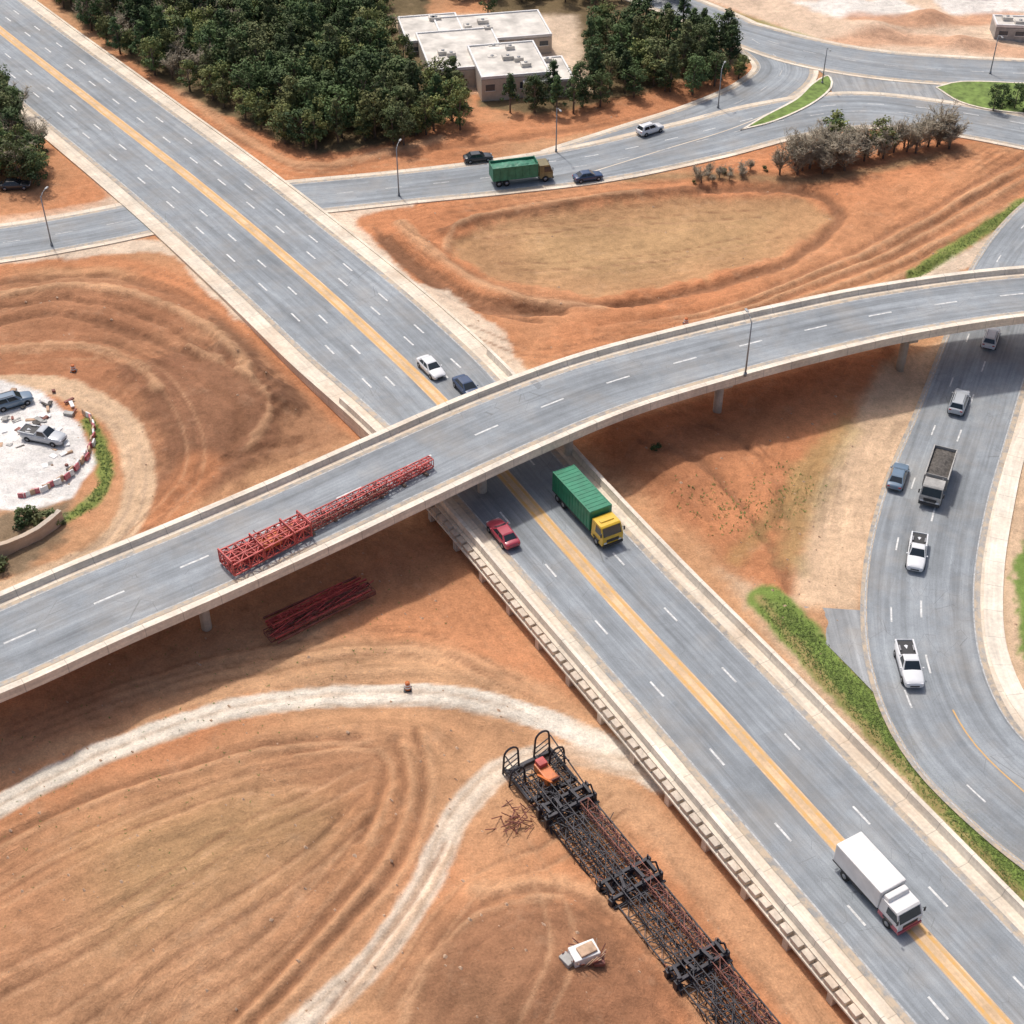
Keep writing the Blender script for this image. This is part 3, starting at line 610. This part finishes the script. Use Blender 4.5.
def boxtruck(L,W,Hh,bm_,cm,cl=2.1,cabh=2.75,low=None,ribs=True,roof=None,fairing=False):
    b=MB(); bl=L-cl-(.25 if not fairing else .06); x0=-L/2
    b.box((x0+L/2-.2,0,.78),(L-.6,.9,.22),'trim',.02)
    zc=(1.0+Hh)/2; b.box((x0+bl/2,0,zc),(bl,W,Hh-1.0),bm_,.05 if ribs else .12)
    if ribs:
        k=int(bl/.6)
        for i in range(k+1):
            x=x0+.08+i*(bl-.16)/k
            for s in(1,-1): b.box((x,s*(W/2+.015),zc),(.07,.05,Hh-1.15),bm_,.01)
            b.box((x,0,Hh+.012),(.07,W-.1,.04),bm_,.01)
    for s in(1,-1):
        b.box((x0+bl/2,s*(W/2-.04),1.0),(bl+.02,.12,.14),'trim',.01); b.box((x0-.02,s*W*.4,.8),(.06,.3,.15),'tail',.01)
        if ribs: b.box((x0+bl/2,s*(W/2-.05),Hh-.02),(bl+.03,.14,.1),roof or bm_,.02)
        b.box((x0+bl*.55,s*(W/2-.12),.68),(1.3,.1,.35),'trim',.02)
    b.box((x0-.01,0,zc),(.05,.05,Hh-1.2),'trim')
    cab(b,L/2-cl,cl,W*.95,.62,cabh,cm,low)
    if fairing: b.box((L/2-cl+.35,0,cabh+.12),(.9,W*.86,(Hh-cabh)*.9),cm,.12,0,(.6,.92))
    else: b.box((L/2-cl*.6,0,cabh+.06),(.5,W*.6,.1),cm,.04)
    wheels(b,[-L/2+1.1,-L/2+2.3,L/2-1.2] if ribs else [-L/2+1.6,L/2-1.2],W); 
    for s in(1,-1): b.box((L/2-1.2,s*(W/2-.02),1.02),(1.15,.12,.12),'trim',.03)
    return b
def tipper(L,W,Hh,bm_,cm,cl=2.1,load='load'):
    b=MB(); bl=L-cl-.3;x0=-L/2; b.box((0,0,.8),(L-.6,.9,.24),'trim',.02)
    z0=1.05
    for s in(1,-1):
        b.box((x0+bl/2,s*(W/2-.04),(z0+Hh)/2),(bl,.08,Hh-z0),bm_,.015)
        for i in range(7): b.box((x0+.1+i*(bl-.2)/6,s*(W/2+.03),(z0+Hh)/2),(.1,.08,Hh-z0-.05),bm_,.015)
        b.box((x0+bl/2,s*(W/2),Hh),(bl,.14,.12),bm_,.02)
    b.box((x0+.05,0,(z0+Hh)/2),(.08,W-.17,Hh-z0),bm_,.015); b.box((x0+bl-.05,0,(z0+Hh)/2+.15),(.08,W-.17,Hh-z0+.3),bm_,.015)
    b.box((x0+bl/2,0,z0+.05),(bl-.2,W-.2,.1),bm_)
    nx_=14;ny_=6;vs=[];x1=x0+.12;
    for i in range(nx_+1):
        for j in range(ny_+1):
            e=min(i,nx_-i)/nx_*2; e2=min(j,ny_-j)/ny_*2
            vs.append((x1+(bl-.25)*i/nx_,-(W/2-.09)+(W-.18)*j/ny_,Hh-.35+.35*min(1,e*1.6)*min(1,e2*1.6)+random.uniform(-.06,.06)))
    b.add(vs,[[i*(ny_+1)+j,(i+1)*(ny_+1)+j,(i+1)*(ny_+1)+j+1,i*(ny_+1)+j+1] for i in range(nx_) for j in range(ny_)],load)
    cab(b,L/2-cl,cl,W*.94,.62,2.75,cm); wheels(b,[-L/2+1.0,-L/2+2.2,L/2-1.2],W)
    b.box((L/2-cl-.1,W*.3,2.2),(.12,.12,1.4),'hub',.03)
    return b
def put(b,name,px,py,z,rd_,rev=False,ang=None,scale=1.0):
    g=G(px,py,z+.7); i=int(np.argmin((rd_.P[:,0]-g[0])**2+(rd_.P[:,1]-g[1])**2))
    if ang is None: t=rd_.T[i]; ang=math.atan2(t[1],t[0])
    if rev: ang+=math.pi
    o=b.obj(name,(g[0],g[1],rd_.P[i,2]+.012),ang); o.scale=(scale,)*3; return o
put(car('sedan','pw'),'car',431,366,1.6,hw,scale=1.06)
put(car('sedan','pb'),'car',467,387,1.7,hw,scale=1.06)
put(car('sedan','pr'),'car',503,533,ZH,hw,rev=True,scale=1.05)
put(car('suv','pw'),'car',991,338,0,rd,rev=True); put(car('suv','ps'),'car',959,402,0,rd,rev=True,scale=1.05)
put(car('sedan','psb'),'car',898,476,0,rd,rev=True,scale=1.05); put(car('pickup','pw'),'pickup_truck',917,553,0,rd)
put(car('pickup','pw'),'pickup_truck',909,665,0,rd,scale=1.05)
put(car('sedan','pk'),'car',478,157,0,ra); put(car('sedan','pb'),'car',588,176,0,ra); put(car('suv','pw'),'car',650,129,0,rb)
put(boxtruck(10.6,2.75,3.6,'green','yel',2.3,2.9,roof='green'),'box_truck',587,515,ZH,hw)
put(boxtruck(8.2,2.75,3.2,'wbox','wbox',2.4,2.6,low='pr',ribs=False,fairing=True),'box_truck',876,890,ZH,hw)
put(tipper(8.6,2.6,2.7,'grey','grey'),'dump_truck',936,482,0,rd)
put(tipper(9.6,2.7,3.2,'green2','cabr',load='green2'),'dump_truck',521,177,0,ra)
# ------------------------------------------------------------------ lattice work
def lattice(b,a,c,w,h,z0,n,r,mat,nl=2,w2=None):
    a=Vector(a[:2]).to_3d();c=Vector(c[:2]).to_3d();d=(c-a);L=d.length;d.normalize();s=Vector((-d.y,d.x,0)); a.z=z0;
    w2=w if w2 is None else w2
    U=Vector((0,0,h)); pt=lambda k,i,u:a+d*(L*k/n)+s*((w+(w2-w)*k/n)*(i/nl-.5))+(U if u else Vector((0,0,0)))
    for i in range(nl+1):
        for u in(0,1): b.strut(pt(0,i,u),pt(n,i,u),r,mat)
    for k in range(n+1):
        for i in range(nl+1): b.strut(pt(k,i,0),pt(k,i,1),r*.7,mat)
        for u in(0,1): b.strut(pt(k,0,u),pt(k,nl,u),r*.7,mat)
        if k<n:
            for i in range(nl):
                for u in(0,1):
                    if (k+i)%2: b.strut(pt(k,i,u),pt(k+1,i+1,u),r*.6,mat)
                    else: b.strut(pt(k,i+1,u),pt(k+1,i,u),r*.6,mat)
            for i in(0,nl): b.strut(pt(k,i,k%2),pt(k+1,i,(k+1)%2),r*.6,mat)
# red lattice boom lying on timber cribs on the deck
b=MB(); A=G(226,568,ZO+.2);C=G(432,466,ZO+.2); z0=ZO-10.15
A2=Vector(A);C2=Vector(C);dd=(C2-A2).normalized();sd=Vector((-dd.y,dd.x,0));LL=(C2-A2).length
lattice(b,A2+sd*.1,C2+sd*.1,1.6,1.0,10.45+z0,26,.08,'steelred',2,.8)
lattice(b,A2-sd*.3,A2+dd*(LL*.36)-sd*.3,2.8,1.4,10.5+z0,10,.095,'steelred',3,2.2)
lattice(b,A2+dd*(LL*.33)-sd*.5,A2+dd*(LL*.75)-sd*.4,.8,.8,10.4+z0,11,.07,'rust',1)
ang=math.atan2(dd.y,dd.x)
def loc(s,o,z): p=A2+dd*s+sd*o; return (p.x,p.y,z+z0)
for k in range(9): b.box(loc(LL*(.03+.115*k),0,10.27),(.35,2.6 if k<4 else 1.9,.24),'bark',.03,ang)
b.box(loc(LL*.20,-.1,11.2),(2.2,1.5,.9),'org',.12,ang); b.box(loc(LL*.29,.1,11.1),(1.6,1.3,.7),'org',.1,ang); b.box(loc(LL*.10,.2,11.0),(1.4,1.6,.5),'rust',.08,ang)
for k in range(50):
    s_=random.uniform(0,LL*.9);o=random.uniform(-1,1)*(1.2 if s_<LL*.36 else .6); b.strut(loc(s_,o,random.uniform(10.5,11.4)),loc(s_+random.uniform(-1,1),o+random.uniform(-.6,.6),random.uniform(10.9,12.0)),.05,'rust' if k%2 else 'steelred')
for u_ in(0,.14,.28,.36):
    s_=LL*u_; b.strut(loc(s_,-1.5,10.4),loc(s_,-1.5,12.2),.09,'steelred');b.strut(loc(s_,1.1,10.4),loc(s_,1.1,12.2),.09,'steelred');b.strut(loc(s_,-1.5,12.2),loc(s_,1.1,12.2),.09,'steelred')
b.obj('lattice_boom')
b=MB(); gz0=float(gh([G(320,610)])[0])
for k in range(9):
    t=k/8; p=G(264+14*t,622+24*t,gz0);q=G(362+14*t,578+20*t,gz0)
    z=gz0+.3+random.uniform(0,.4); b.strut((p[0],p[1],z),(q[0]+random.uniform(-.9,.9),q[1]+random.uniform(-.5,.5),z+.05),.13,'steelred' if k%4 else 'rust')
lattice(b,G(268,640,gz0),G(372,592,gz0),1.6,.5,gz0+.3,9,.06,'rust',2); lattice(b,G(272,632,gz0),G(345,594,gz0),1.0,.4,gz0+.9,7,.06,'steelred',1)
for k in range(14):
    t=random.random();p=G(270+95*t,640-48*t,gz0); b.strut((p[0]-1,p[1]-1.2,gz0+.5+random.random()*.4),(p[0]+.9,p[1]+1.1,gz0+.6+random.random()*.4),.06,'steelred')
b.obj('steel_beam_pile')
b=MB(); A=Vector(G(536,776));C=Vector(G(786,1085));d=(C-A).normalized();s=Vector((-d.y,d.x,0));L=(C-A).length
lattice(b,A,C,4.6,.9,.5,30,.075,'steelblk',5)
lattice(b,A+d*2-s*.9,A+d*(L*.96)-s*.9,1.1,.8,1.45,26,.06,'steelblk',1); lattice(b,A+d*6+s*1.3,A+d*(L*.9)+s*1.3,.9,.6,1.45,22,.05,'rust',1)
def lp(a_,o,z): p=A+d*a_+s*o; return (p.x,p.y,z)
an=math.atan2(d.y,d.x)
for a_ in(4.6,5.9,14.2,16.0,24,25.2):
    b.box(lp(a_,0,1.9),(.32,5.4,.32),'steelblk',.04,an); b.box(lp(a_+.5,0,1.3),(.2,5.4,.2),'steelblk',.03,an)
    for o in(-2.6,-1.2,.6,2.4): b.box(lp(a_,o,1.3),(.5,.45,1.3),'steelblk',.06,an+random.uniform(-.2,.2)); b.strut(lp(a_,o,.1),lp(a_,o,2.5),.1,'steelblk')
for a_ in(5.1,15.1,24.6):
    for o in(-2.2,-.9,.9,2.2): b.box(lp(a_,o,2.1),(1.3,.3,.25),'steelblk',.04,an+random.uniform(-.3,.3))
    for o in(-2.6,2.6): b.strut(lp(a_-1.6,o,.5),lp(a_,o,2.4),.09,'steelblk'); b.strut(lp(a_+1.6,o,.5),lp(a_,o,2.4),.09,'steelblk')
for k in range(110):
    a_=random.uniform(0,L*.9);o=random.uniform(-2.4,2.4); b.strut(lp(a_,o,random.uniform(.4,1.8)),lp(a_+random.uniform(-1.1,1.1),o+random.uniform(-1.2,1.2),random.uniform(1.0,2.2)),.045,'steelblk' if k%4 else 'rust')
for a_,o,hh in((-1.2,-2.0,4.0),(-1.2,1.4,4.2),(.4,-2.3,3.0),(.6,1.9,3.4)):
    pts=[lp(a_-.25,o-.75,.3)]
    for t in np.linspace(0,math.pi,9): pts.append(lp(a_,o-.75*math.cos(t),hh-.8+.8*math.sin(t)))
    pts.append(lp(a_+.25,o+.75,.3))
    for i in range(len(pts)-1): b.strut(pts[i],pts[i+1],.10,'steelblk',6)
    for zz in(.9,1.6,2.3): b.strut(lp(a_,o-.75,zz),lp(a_,o+.75,zz+.6),.06,'steelblk')
for o in(-2.6,2.3): 
    b.box(lp(.8,o,1.2),(4.4,.3,.4),'steelblk',.05,an); b.strut(lp(-1.2,o,3.2),lp(5,o,2.0),.07,'steelblk'); b.strut(lp(-1.2,o,1.2),lp(2,o,2.8),.06,'steelblk')
b.box(lp(-1.2,0,.8),(.4,5.2,.4),'steelblk',.05,an); b.box(lp(2.9,0,1.0),(.4,5.2,.4),'steelblk',.05,an)
b.box(lp(1.5,.1,1.9),(2.4,1.2,.9),'org',.12,an); b.box(lp(.7,.1,2.5),(.9,.9,.6),'steelred',.1,an); b.box(lp(2.5,.3,2.1),(.6,1.0,.4),'rust',.08,an)
b.strut(lp(1.5,-.8,2.2),lp(3.4,-.5,2.9),.12,'org',6)
b.obj('crane_boom')
# ------------------------------------------------------------------ small objects
b=MB(); g=G(583,972); z=float(gh([g])[0])
b.box((g[0],g[1],z+.5),(2.3,1.5,.9),'wbox',.1,.4); b.box((g[0]+.2,g[1],z+1.05),(1.5,1.0,.25),'stone',.08,.5); b.box((g[0]-1.4,g[1]-.5,z+.3),(.8,1.2,.5),'grey',.06,.7); b.box((g[0]+1.2,g[1]-.6,z+.25),(.9,.8,.4),'rust',.06,.1)
for k in range(26): 
    a=random.uniform(0,6.28); b.strut((g[0]+math.cos(a)*1.2,g[1]+math.sin(a),z+.1),(g[0]+math.cos(a+.4)*1.8,g[1]+math.sin(a+.6)*1.3,z+random.uniform(.2,1.4)),.05,'stone' if k%2 else 'rust')
b.obj('site_generator')
b=MB(); g=G(512,826); zr=float(gh([g])[0])
for k in range(34):
    a=random.uniform(0,6.28);r=random.uniform(0,2.0);x=g[0]+math.cos(a)*r;y=g[1]+math.sin(a)*r
    b.strut((x,y,zr+.1),(x+random.uniform(-1.4,1.4),y+random.uniform(-1.2,1.2),zr+random.uniform(.3,1.1)),.045,'rust')
b.obj('rebar_pile')
def barrel(px,py):
    b=MB(); g=G(px,py); z=float(gh([g])[0]); b.strut((0,0,0),(0,0,.95),.32,'org',12,.24); b.strut((0,0,.3),(0,0,.45),.325,'wbox',12,.31); b.strut((0,0,.6),(0,0,.75),.295,'wbox',12,.28); b.box((0,0,.03),(.8,.8,.07),'trim',.02)
    b.obj('traffic_barrel',(g[0],g[1],z))
for q in[(408,692),(74,372),(686,322)]: barrel(*q)
def lamp(px,py,z,hh,aim):
    b=MB(); g=G(px,py,z); b.strut((0,0,0),(0,0,hh),.12,'galv',10,.07); b.strut((0,0,0),(0,0,.5),.2,'galv',10)
    e=(math.cos(aim)*1.6,math.sin(aim)*1.6); pts=[(0,0,hh-.3),(e[0]*.4,e[1]*.4,hh+.25),(e[0],e[1],hh+.4)]
    for i in(0,1): b.strut(pts[i],pts[i+1],.055,'galv',8)
    b.box((e[0]*1.15,e[1]*1.15,hh+.38),(.7,.3,.14),'galv',.04,aim); b.box((e[0]*1.15,e[1]*1.15,hh+.29),(.45,.2,.03),'lamp',0,aim)
    b.obj('street_lamp',(g[0],g[1],z))
lamp(745,376,ZO+.55,7.6,1.8); lamp(399,196,0,8,1.3); lamp(52,246,0,8,1.3); lamp(556,152,0,7.5,-1.3); lamp(718,108,0,7,1.2); lamp(990,74,0,7,-1.5); lamp(822,84,0,6.5,-1.5)
for i,(px,py,k,m,a) in enumerate([(14,404,'suv','psb',.5),(45,441,'pickup','ps',-.3),(16,189,'sedan','pk',.1)]):
    g=G(px,py); z=float(gh([g])[0]); car(k,m).obj('parked_car' if i!=1 else 'parked_pickup_truck',(g[0],g[1],z),a)
b=MB()
for k in range(30):
    t=k/29; a=-1.25+2.0*t; cx,cy,_=G(20,448); x=cx+8.6*math.cos(a)+random.uniform(-.3,.3);y=cy+8.6*math.sin(a)*1.15
    b.box((x,y,.35),(.9,.4,.7),('pr','wbox','stone')[k%3],.06,a+1.57+random.uniform(-.3,.3),(1,.5))
b.obj('water_filled_barrier')
b=MB()
for k in range(60):
    g=G(random.uniform(0,75),random.uniform(388,470)); b.box((g[0],g[1],.15),(random.uniform(.3,1.4),random.uniform(.2,.7),random.uniform(.1,.4)),random.choice(('stone','grey','rust','wbox','load')),.02,random.uniform(0,3))
b.obj('building_rubble')
b=MB(); r=Road([(-20,560,0,1,1),(10,552,0,1,1),(40,538,0,1,1),(62,520,0,1,1)])
r.sweep(b,[(.35,-.2),(.3,1.5),(-.3,1.5),(-.35,-.2)],'concd',True); b.obj('retaining_wall')
# ------------------------------------------------------------------ buildings
def building(name,px,py,w,dp,h,parts,ang=0,wall='wall'):
    b=MB(); g=G(px,py); b.box((0,0,h/2-.3),(w,dp,h+.6),wall,.02)
    b.box((0,0,h+.32),(w-.6,dp-.6,.1),'roof')
    for s in(1,-1):
        b.box((0,s*(dp/2-.13),h+.35),(w+.06,.3,.5),'wbox',.02); b.box((s*(w/2-.13),0,h+.35),(.3,dp-.6,.5),'wbox',.02)
    n=int(w/3)
    for i in range(n):
        x=-w/2+1.5+i*(w-3)/max(1,n-1)
        for s in(1,-1):
            b.box((x,s*(dp/2+.02),h*.58),(1.6,.08,h*.32),'win',0); b.box((x,s*(dp/2+.05),h*.58-h*.18),(1.8,.16,.1),'wbox',.01)
    b.box((w*.25,-dp/2-.03,1.2),(3,.1,2.4),'grey',0)
    for k in range(parts):
        x=random.uniform(-w*.4,w*.4);y=random.uniform(-dp*.35,dp*.35); b.box((x,y,h+.7),(random.uniform(1.0,2.0),random.uniform(.8,1.6),.7),'roof',.05); b.cyl((x,y,h+1.1),.3,.1,'galv')
    b.obj(name,(g[0],g[1],0),ang)
building('warehouse_building',462,66,14,17,2.8,4,.2); building('warehouse_building',508,80,12,14,3.4,4,.2); building('warehouse_building',432,42,11,12,2.35,2,.2); building('warehouse_building',543,84,9,10,2.2,2,.2); building('warehouse_building',492,42,20,12,2.55,3,.2)
building('site_office_building',1016,36,9,5,2.4,3,-.1,'grey')
# ------------------------------------------------------------------ trees
def tree_mesh(seed,kind):
    rnd=random.Random(seed); b=MB(); h={'pine':10,'broad':8.3,'light':7.3,'bare':6.5,'bush':2.6}[kind]*rnd.uniform(.9,1.1)
    tr=.16+.01*h
    if kind!='bush': b.strut((0,0,-.4),(0,0,h*.45),tr,'bark',7,tr*.7); b.strut((0,0,h*.45),(rnd.uniform(-.4,.4),rnd.uniform(-.4,.4),h*.85),tr*.7,'bark',6,.05)
    cl=[]
    if kind in('pine','broad','light','bush'):
        nC={'pine':40,'broad':42,'light':36,'bush':16}[kind]
        for i in range(nC):
            a=rnd.uniform(0,6.283)
            if kind=='pine':
                t=rnd.random()**.8; z=h*(.22+.76*t); R=(1-t)**.75*h*.27+.25; r=R*rnd.uniform(.35,1)
            elif kind=='bush': z=rnd.uniform(.2,h*.9); r=rnd.uniform(.2,1)*1.6*(1-(z/h)**2*.6)
            else:
                u=rnd.uniform(-.9,1); z=h*(.58+.38*u); R=h*.36*math.sqrt(max(0,1-u*u*.85))*(1+.25*math.sin(a*3+seed)); r=R*rnd.uniform(.35,1)
            cl.append((r*math.cos(a),r*math.sin(a),z))
        for ci,(x,y,z) in enumerate(cl):
            if ci%3==0 and kind!='bush': b.strut((0,0,max(h*.2,z-h*.2)),(x,y,z),.07,'bark',4,.02)
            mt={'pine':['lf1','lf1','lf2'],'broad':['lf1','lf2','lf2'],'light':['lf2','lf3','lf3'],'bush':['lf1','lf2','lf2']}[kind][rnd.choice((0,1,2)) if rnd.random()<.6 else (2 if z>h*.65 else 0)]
            cr={'pine':.75,'broad':.95,'light':.9,'bush':.6}[kind]*rnd.uniform(.7,1.25)
            vs=[];fs=[]
            for k in range(42 if kind!='bush' else 34):
                v=Vector((rnd.gauss(0,1),rnd.gauss(0,1),rnd.gauss(0,1))).normalized(); p=Vector((x,y,z))+Vector((v.x,v.y,v.z*.75))*cr*rnd.uniform(.55,1.05)
                nrm=(v+Vector((rnd.gauss(0,.4),rnd.gauss(0,.4),rnd.gauss(0,.4)+.5))).normalized(); u=nrm.orthogonal().normalized(); w=nrm.cross(u); a=rnd.uniform(0,6.28); u,w=u*math.cos(a)+w*math.sin(a),w*math.cos(a)-u*math.sin(a)
                s_=rnd.uniform(.13,.27); s2=s_*rnd.uniform(.5,.9); i0=len(vs)
                vs+=[tuple(p+u*s_),tuple(p+w*s2),tuple(p-u*s_),tuple(p-w*s2)]; fs.append([i0,i0+1,i0+2,i0+3])
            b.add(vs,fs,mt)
    else:
        for i in range(30):
            a=rnd.uniform(0,6.283);z0=rnd.uniform(.05,.5)*h; r=rnd.uniform(.5,1)*h*.42; z1=z0+rnd.uniform(.25,.5)*h; e=Vector((r*math.cos(a),r*math.sin(a),z1))
            s0=Vector((0,0,z0)); b.strut(s0,e,.06,'bare',4,.03)
            for j in range(12):
                t=rnd.uniform(.3,1); p=s0.lerp(e,t); q=p+Vector((rnd.gauss(0,.6),rnd.gauss(0,.6),rnd.uniform(.1,.9)))
                b.strut(p,q,.035,'bare',3,.012)
                for k in range(5):
                    q1=p.lerp(q,rnd.random()); dv_=Vector((rnd.gauss(0,.35),rnd.gauss(0,.35),rnd.uniform(0,.5))); w_=Vector((-dv_.y,dv_.x,0)).normalized()*.045
                    b.add([tuple(q1-w_),tuple(q1+w_),tuple(q1+dv_)],[[0,1,2]],'bare')
    o=b.obj('tmp'); me=o.data; bpy.data.objects.remove(o); return me
TM={k:[tree_mesh(i*7+len(k),k) for i in range(n)] for k,n in(('pine',4),('broad',4),('light',3),('bare',3),('bush',3))}
def inst(par,kind,x,y,z,s):
    o=bpy.data.objects.new(kind+'_tree_part',random.choice(TM[kind])); sc.collection.objects.link(o); o.parent=par
    o.location=(x,y,z); o.rotation_euler=(0,0,random.uniform(0,6.28)); o.scale=(s*random.uniform(.85,1.15),s*random.uniform(.85,1.15),s*random.uniform(.85,1.15)); return o
def forest(name,pp,sp,mix,sc_=(.8,1.15),edge=None,leftbare=None):
    P=[G(*q) for q in pp]; par=bpy.data.objects.new(name,None); sc.collection.objects.link(par)
    xs_=[p[0] for p in P];ys_=[p[1] for p in P]; C=[]
    y=min(ys_)
    while y<max(ys_):
        x=min(xs_)
        while x<max(xs_): C.append((x+random.uniform(-.4,.4)*sp,y+random.uniform(-.4,.4)*sp)); x+=sp
        y+=sp
    A=np.array(C); m=inside(A[:,0],A[:,1],P); A=A[m]; Z=gh(A); d,_,_=pdist(A[:,0],A[:,1],P,True)
    for (x,y),z,dd_ in zip(A,Z,d):
        k=random.choices([a for a,_ in mix],[w for _,w in mix])[0]
        if edge and dd_<5.5 and random.random()<.6: k=edge
        if leftbare is not None and x<leftbare+random.gauss(0,5) and random.random()<.6: k=random.choice(('bare','bare','light'))
        inst(par,k,x,y,z,random.uniform(*sc_)*(0.85 if dd_<3 else 1))
    return len(A)
nt=0
nt+=forest('forest',[(55,0),(140,70),(225,112),(300,154),(352,156),(400,150),(466,130),(476,112),(456,96),(418,84),(395,62),(385,20),(385,-20),(330,-60),(200,-80),(10,-60)],3.5,[('pine',2),('broad',5),('light',1.2)],(.75,1.1),'light',G(215,70)[0])
nt+=forest('forest',[(496,116),(520,122),(570,116),(620,108),(680,98),(746,82),(750,62),(720,42),(640,30),(590,32),(580,80),(540,104),(505,106)],3.5,[('pine',3),('broad',5),('light',.8)],(.65,1.0))
nt+=forest('forest',[(520,8),(600,8),(690,4),(680,-30),(400,-34),(390,-10)],4.2,[('pine',3),('broad',5)],(.6,.9))
nt+=forest('woodland_trees',[(-100,60),(-10,85),(20,110),(42,145),(48,186),(0,194),(-100,195)],3.1,[('broad',3),('light',2),('bare',5)],(.75,1.05))
nt+=forest('bare_thicket',[(766,172),(800,179),(840,174),(870,162),(950,152),(962,142),(890,146),(800,156)],2.1,[('bare',9),('light',1)],(.8,1.15))
nt+=forest('shrub_hedge',[(990,112),(1050,116),(1050,98),(995,98)],2.4,[('broad',1),('bush',1)],(.5,.75))
nt+=forest('shrub_hedge',[(20,530),(60,522),(62,510),(35,512)],1.6,[('bush',3)],(.7,1))
nt+=forest('shrub_hedge',[(-60,585),(5,575),(15,560),(-40,560)],1.8,[('bush',3)],(.8,1.2))
nt+=forest('scrub',[(690,182),(760,178),(770,167),(700,170)],1.7,[('bare',3),('bush',.5)],(.25,.45))
for px,py,k,s in[(488,14,'broad',.6),(655,458,'bush',.4),(430,322,'bush',.3)]:
    g=G(px,py); z=float(gh([g])[0]); o=bpy.data.objects.new('tree' if k!='bush' else 'shrub',TM[k][0]); sc.collection.objects.link(o); o.location=(g[0],g[1],z); o.scale=(s,s,s)
b=MB()
def tufts(line,w,n,hh=.35):
    L=spline([G(*q) for q in line],1.0); pts=[]
    for k in range(n):
        i=random.randrange(len(L)); pts.append((L[i][0]+random.uniform(-1,1)*w,L[i][1]+random.uniform(-1,1)*w))
    Z=gh(pts)
    for (x,y),z in zip(pts,Z):
        for j in range(3):
            a=random.uniform(0,6.28);l=hh*random.uniform(.5,1.2); dx=math.cos(a)*l*.9;dy=math.sin(a)*l*.9
            b.add([(x-dy*.3,y+dx*.3,z-.02),(x+dy*.3,y-dx*.3,z-.02),(x+dx,y+dy,z+l*.7)],[[0,1,2]],'grass')
tufts([(775,608),(830,668),(900,744),(960,810),(1024,880)],1.6,4600,.2); tufts([(915,275),(960,245),(1030,200)],.9,900,.2); tufts([(88,420),(106,465),(92,500),(60,520)],.7,500,.25)
tufts([(700,500),(740,520),(800,480)],3.5,300,.25); tufts([(380,560),(240,640),(60,860)],12,300,.2)
b.obj('grass')
b=MB(); pts=[]
for k in range(1500):
    px=random.uniform(-10,1030);py=random.uniform(60,1030); pts.append(G(px,py)[:2])
A=np.array(pts);cl_=np.full(len(A),1e3)
for r,hwid in roadclear:
    d_,_,_=pdist(A[:,0],A[:,1],r.P[::3]); cl_=np.minimum(cl_,d_-hwid)
A=A[(cl_>1.5)]; Z=gh(A)
for (x,y),z in zip(A,Z):
    s_=random.choice((.08,.1,.12,.16,.24))
    vs=[(x+s_*math.cos(t+random.random())*random.uniform(.7,1.2),y+s_*math.sin(t)*random.uniform(.7,1.2),z-.03) for t in(0,1.3,2.6,3.9,5.1)]+[(x+random.uniform(-.3,.3)*s_,y,z+s_*random.uniform(.4,.8))]
    b.add(vs,[[i,(i+1)%5,5] for i in range(5)],'stone')
b.obj('scattered_stones')
# ------------------------------------------------------------------ light, sky, camera
el=math.radians(60); az=math.radians(-28)
dv=Vector((math.sin(az)*math.cos(el),math.cos(az)*math.cos(el),math.sin(el)))
sl=bpy.data.lights.new('sun','SUN'); sl.energy=2.5; sl.angle=math.radians(3); sl.color=(1,.955,.89)
so=bpy.data.objects.new('sun',sl); sc.collection.objects.link(so); so.rotation_euler=dv.to_track_quat('Z','Y').to_euler()
w=bpy.data.worlds.new('World'); sc.world=w; w.use_nodes=True; nt_=w.node_tree; sk=nt_.nodes.new('ShaderNodeTexSky'); sk.sky_type='NISHITA'; sk.sun_disc=False; sk.sun_elevation=el; sk.sun_rotation=az; sk.dust_density=5.0; sk.air_density=.8
nt_.links.new(sk.outputs[0],nt_.nodes['Background'].inputs[0]); nt_.nodes['Background'].inputs[1].default_value=.135
cam=bpy.data.cameras.new('camera'); co=bpy.data.objects.new('camera',cam); sc.collection.objects.link(co); co.location=(0,0,H); co.rotation_euler=(math.pi/2-PT,0,0)
cam.sensor_width=36; cam.lens=36*F/1024; cam.clip_end=9000; cam.clip_start=1; sc.camera=co
sc.view_settings.view_transform='Standard'; sc.view_settings.look='None'; sc.view_settings.exposure=0
print('trees',nt,'ground verts',nv)
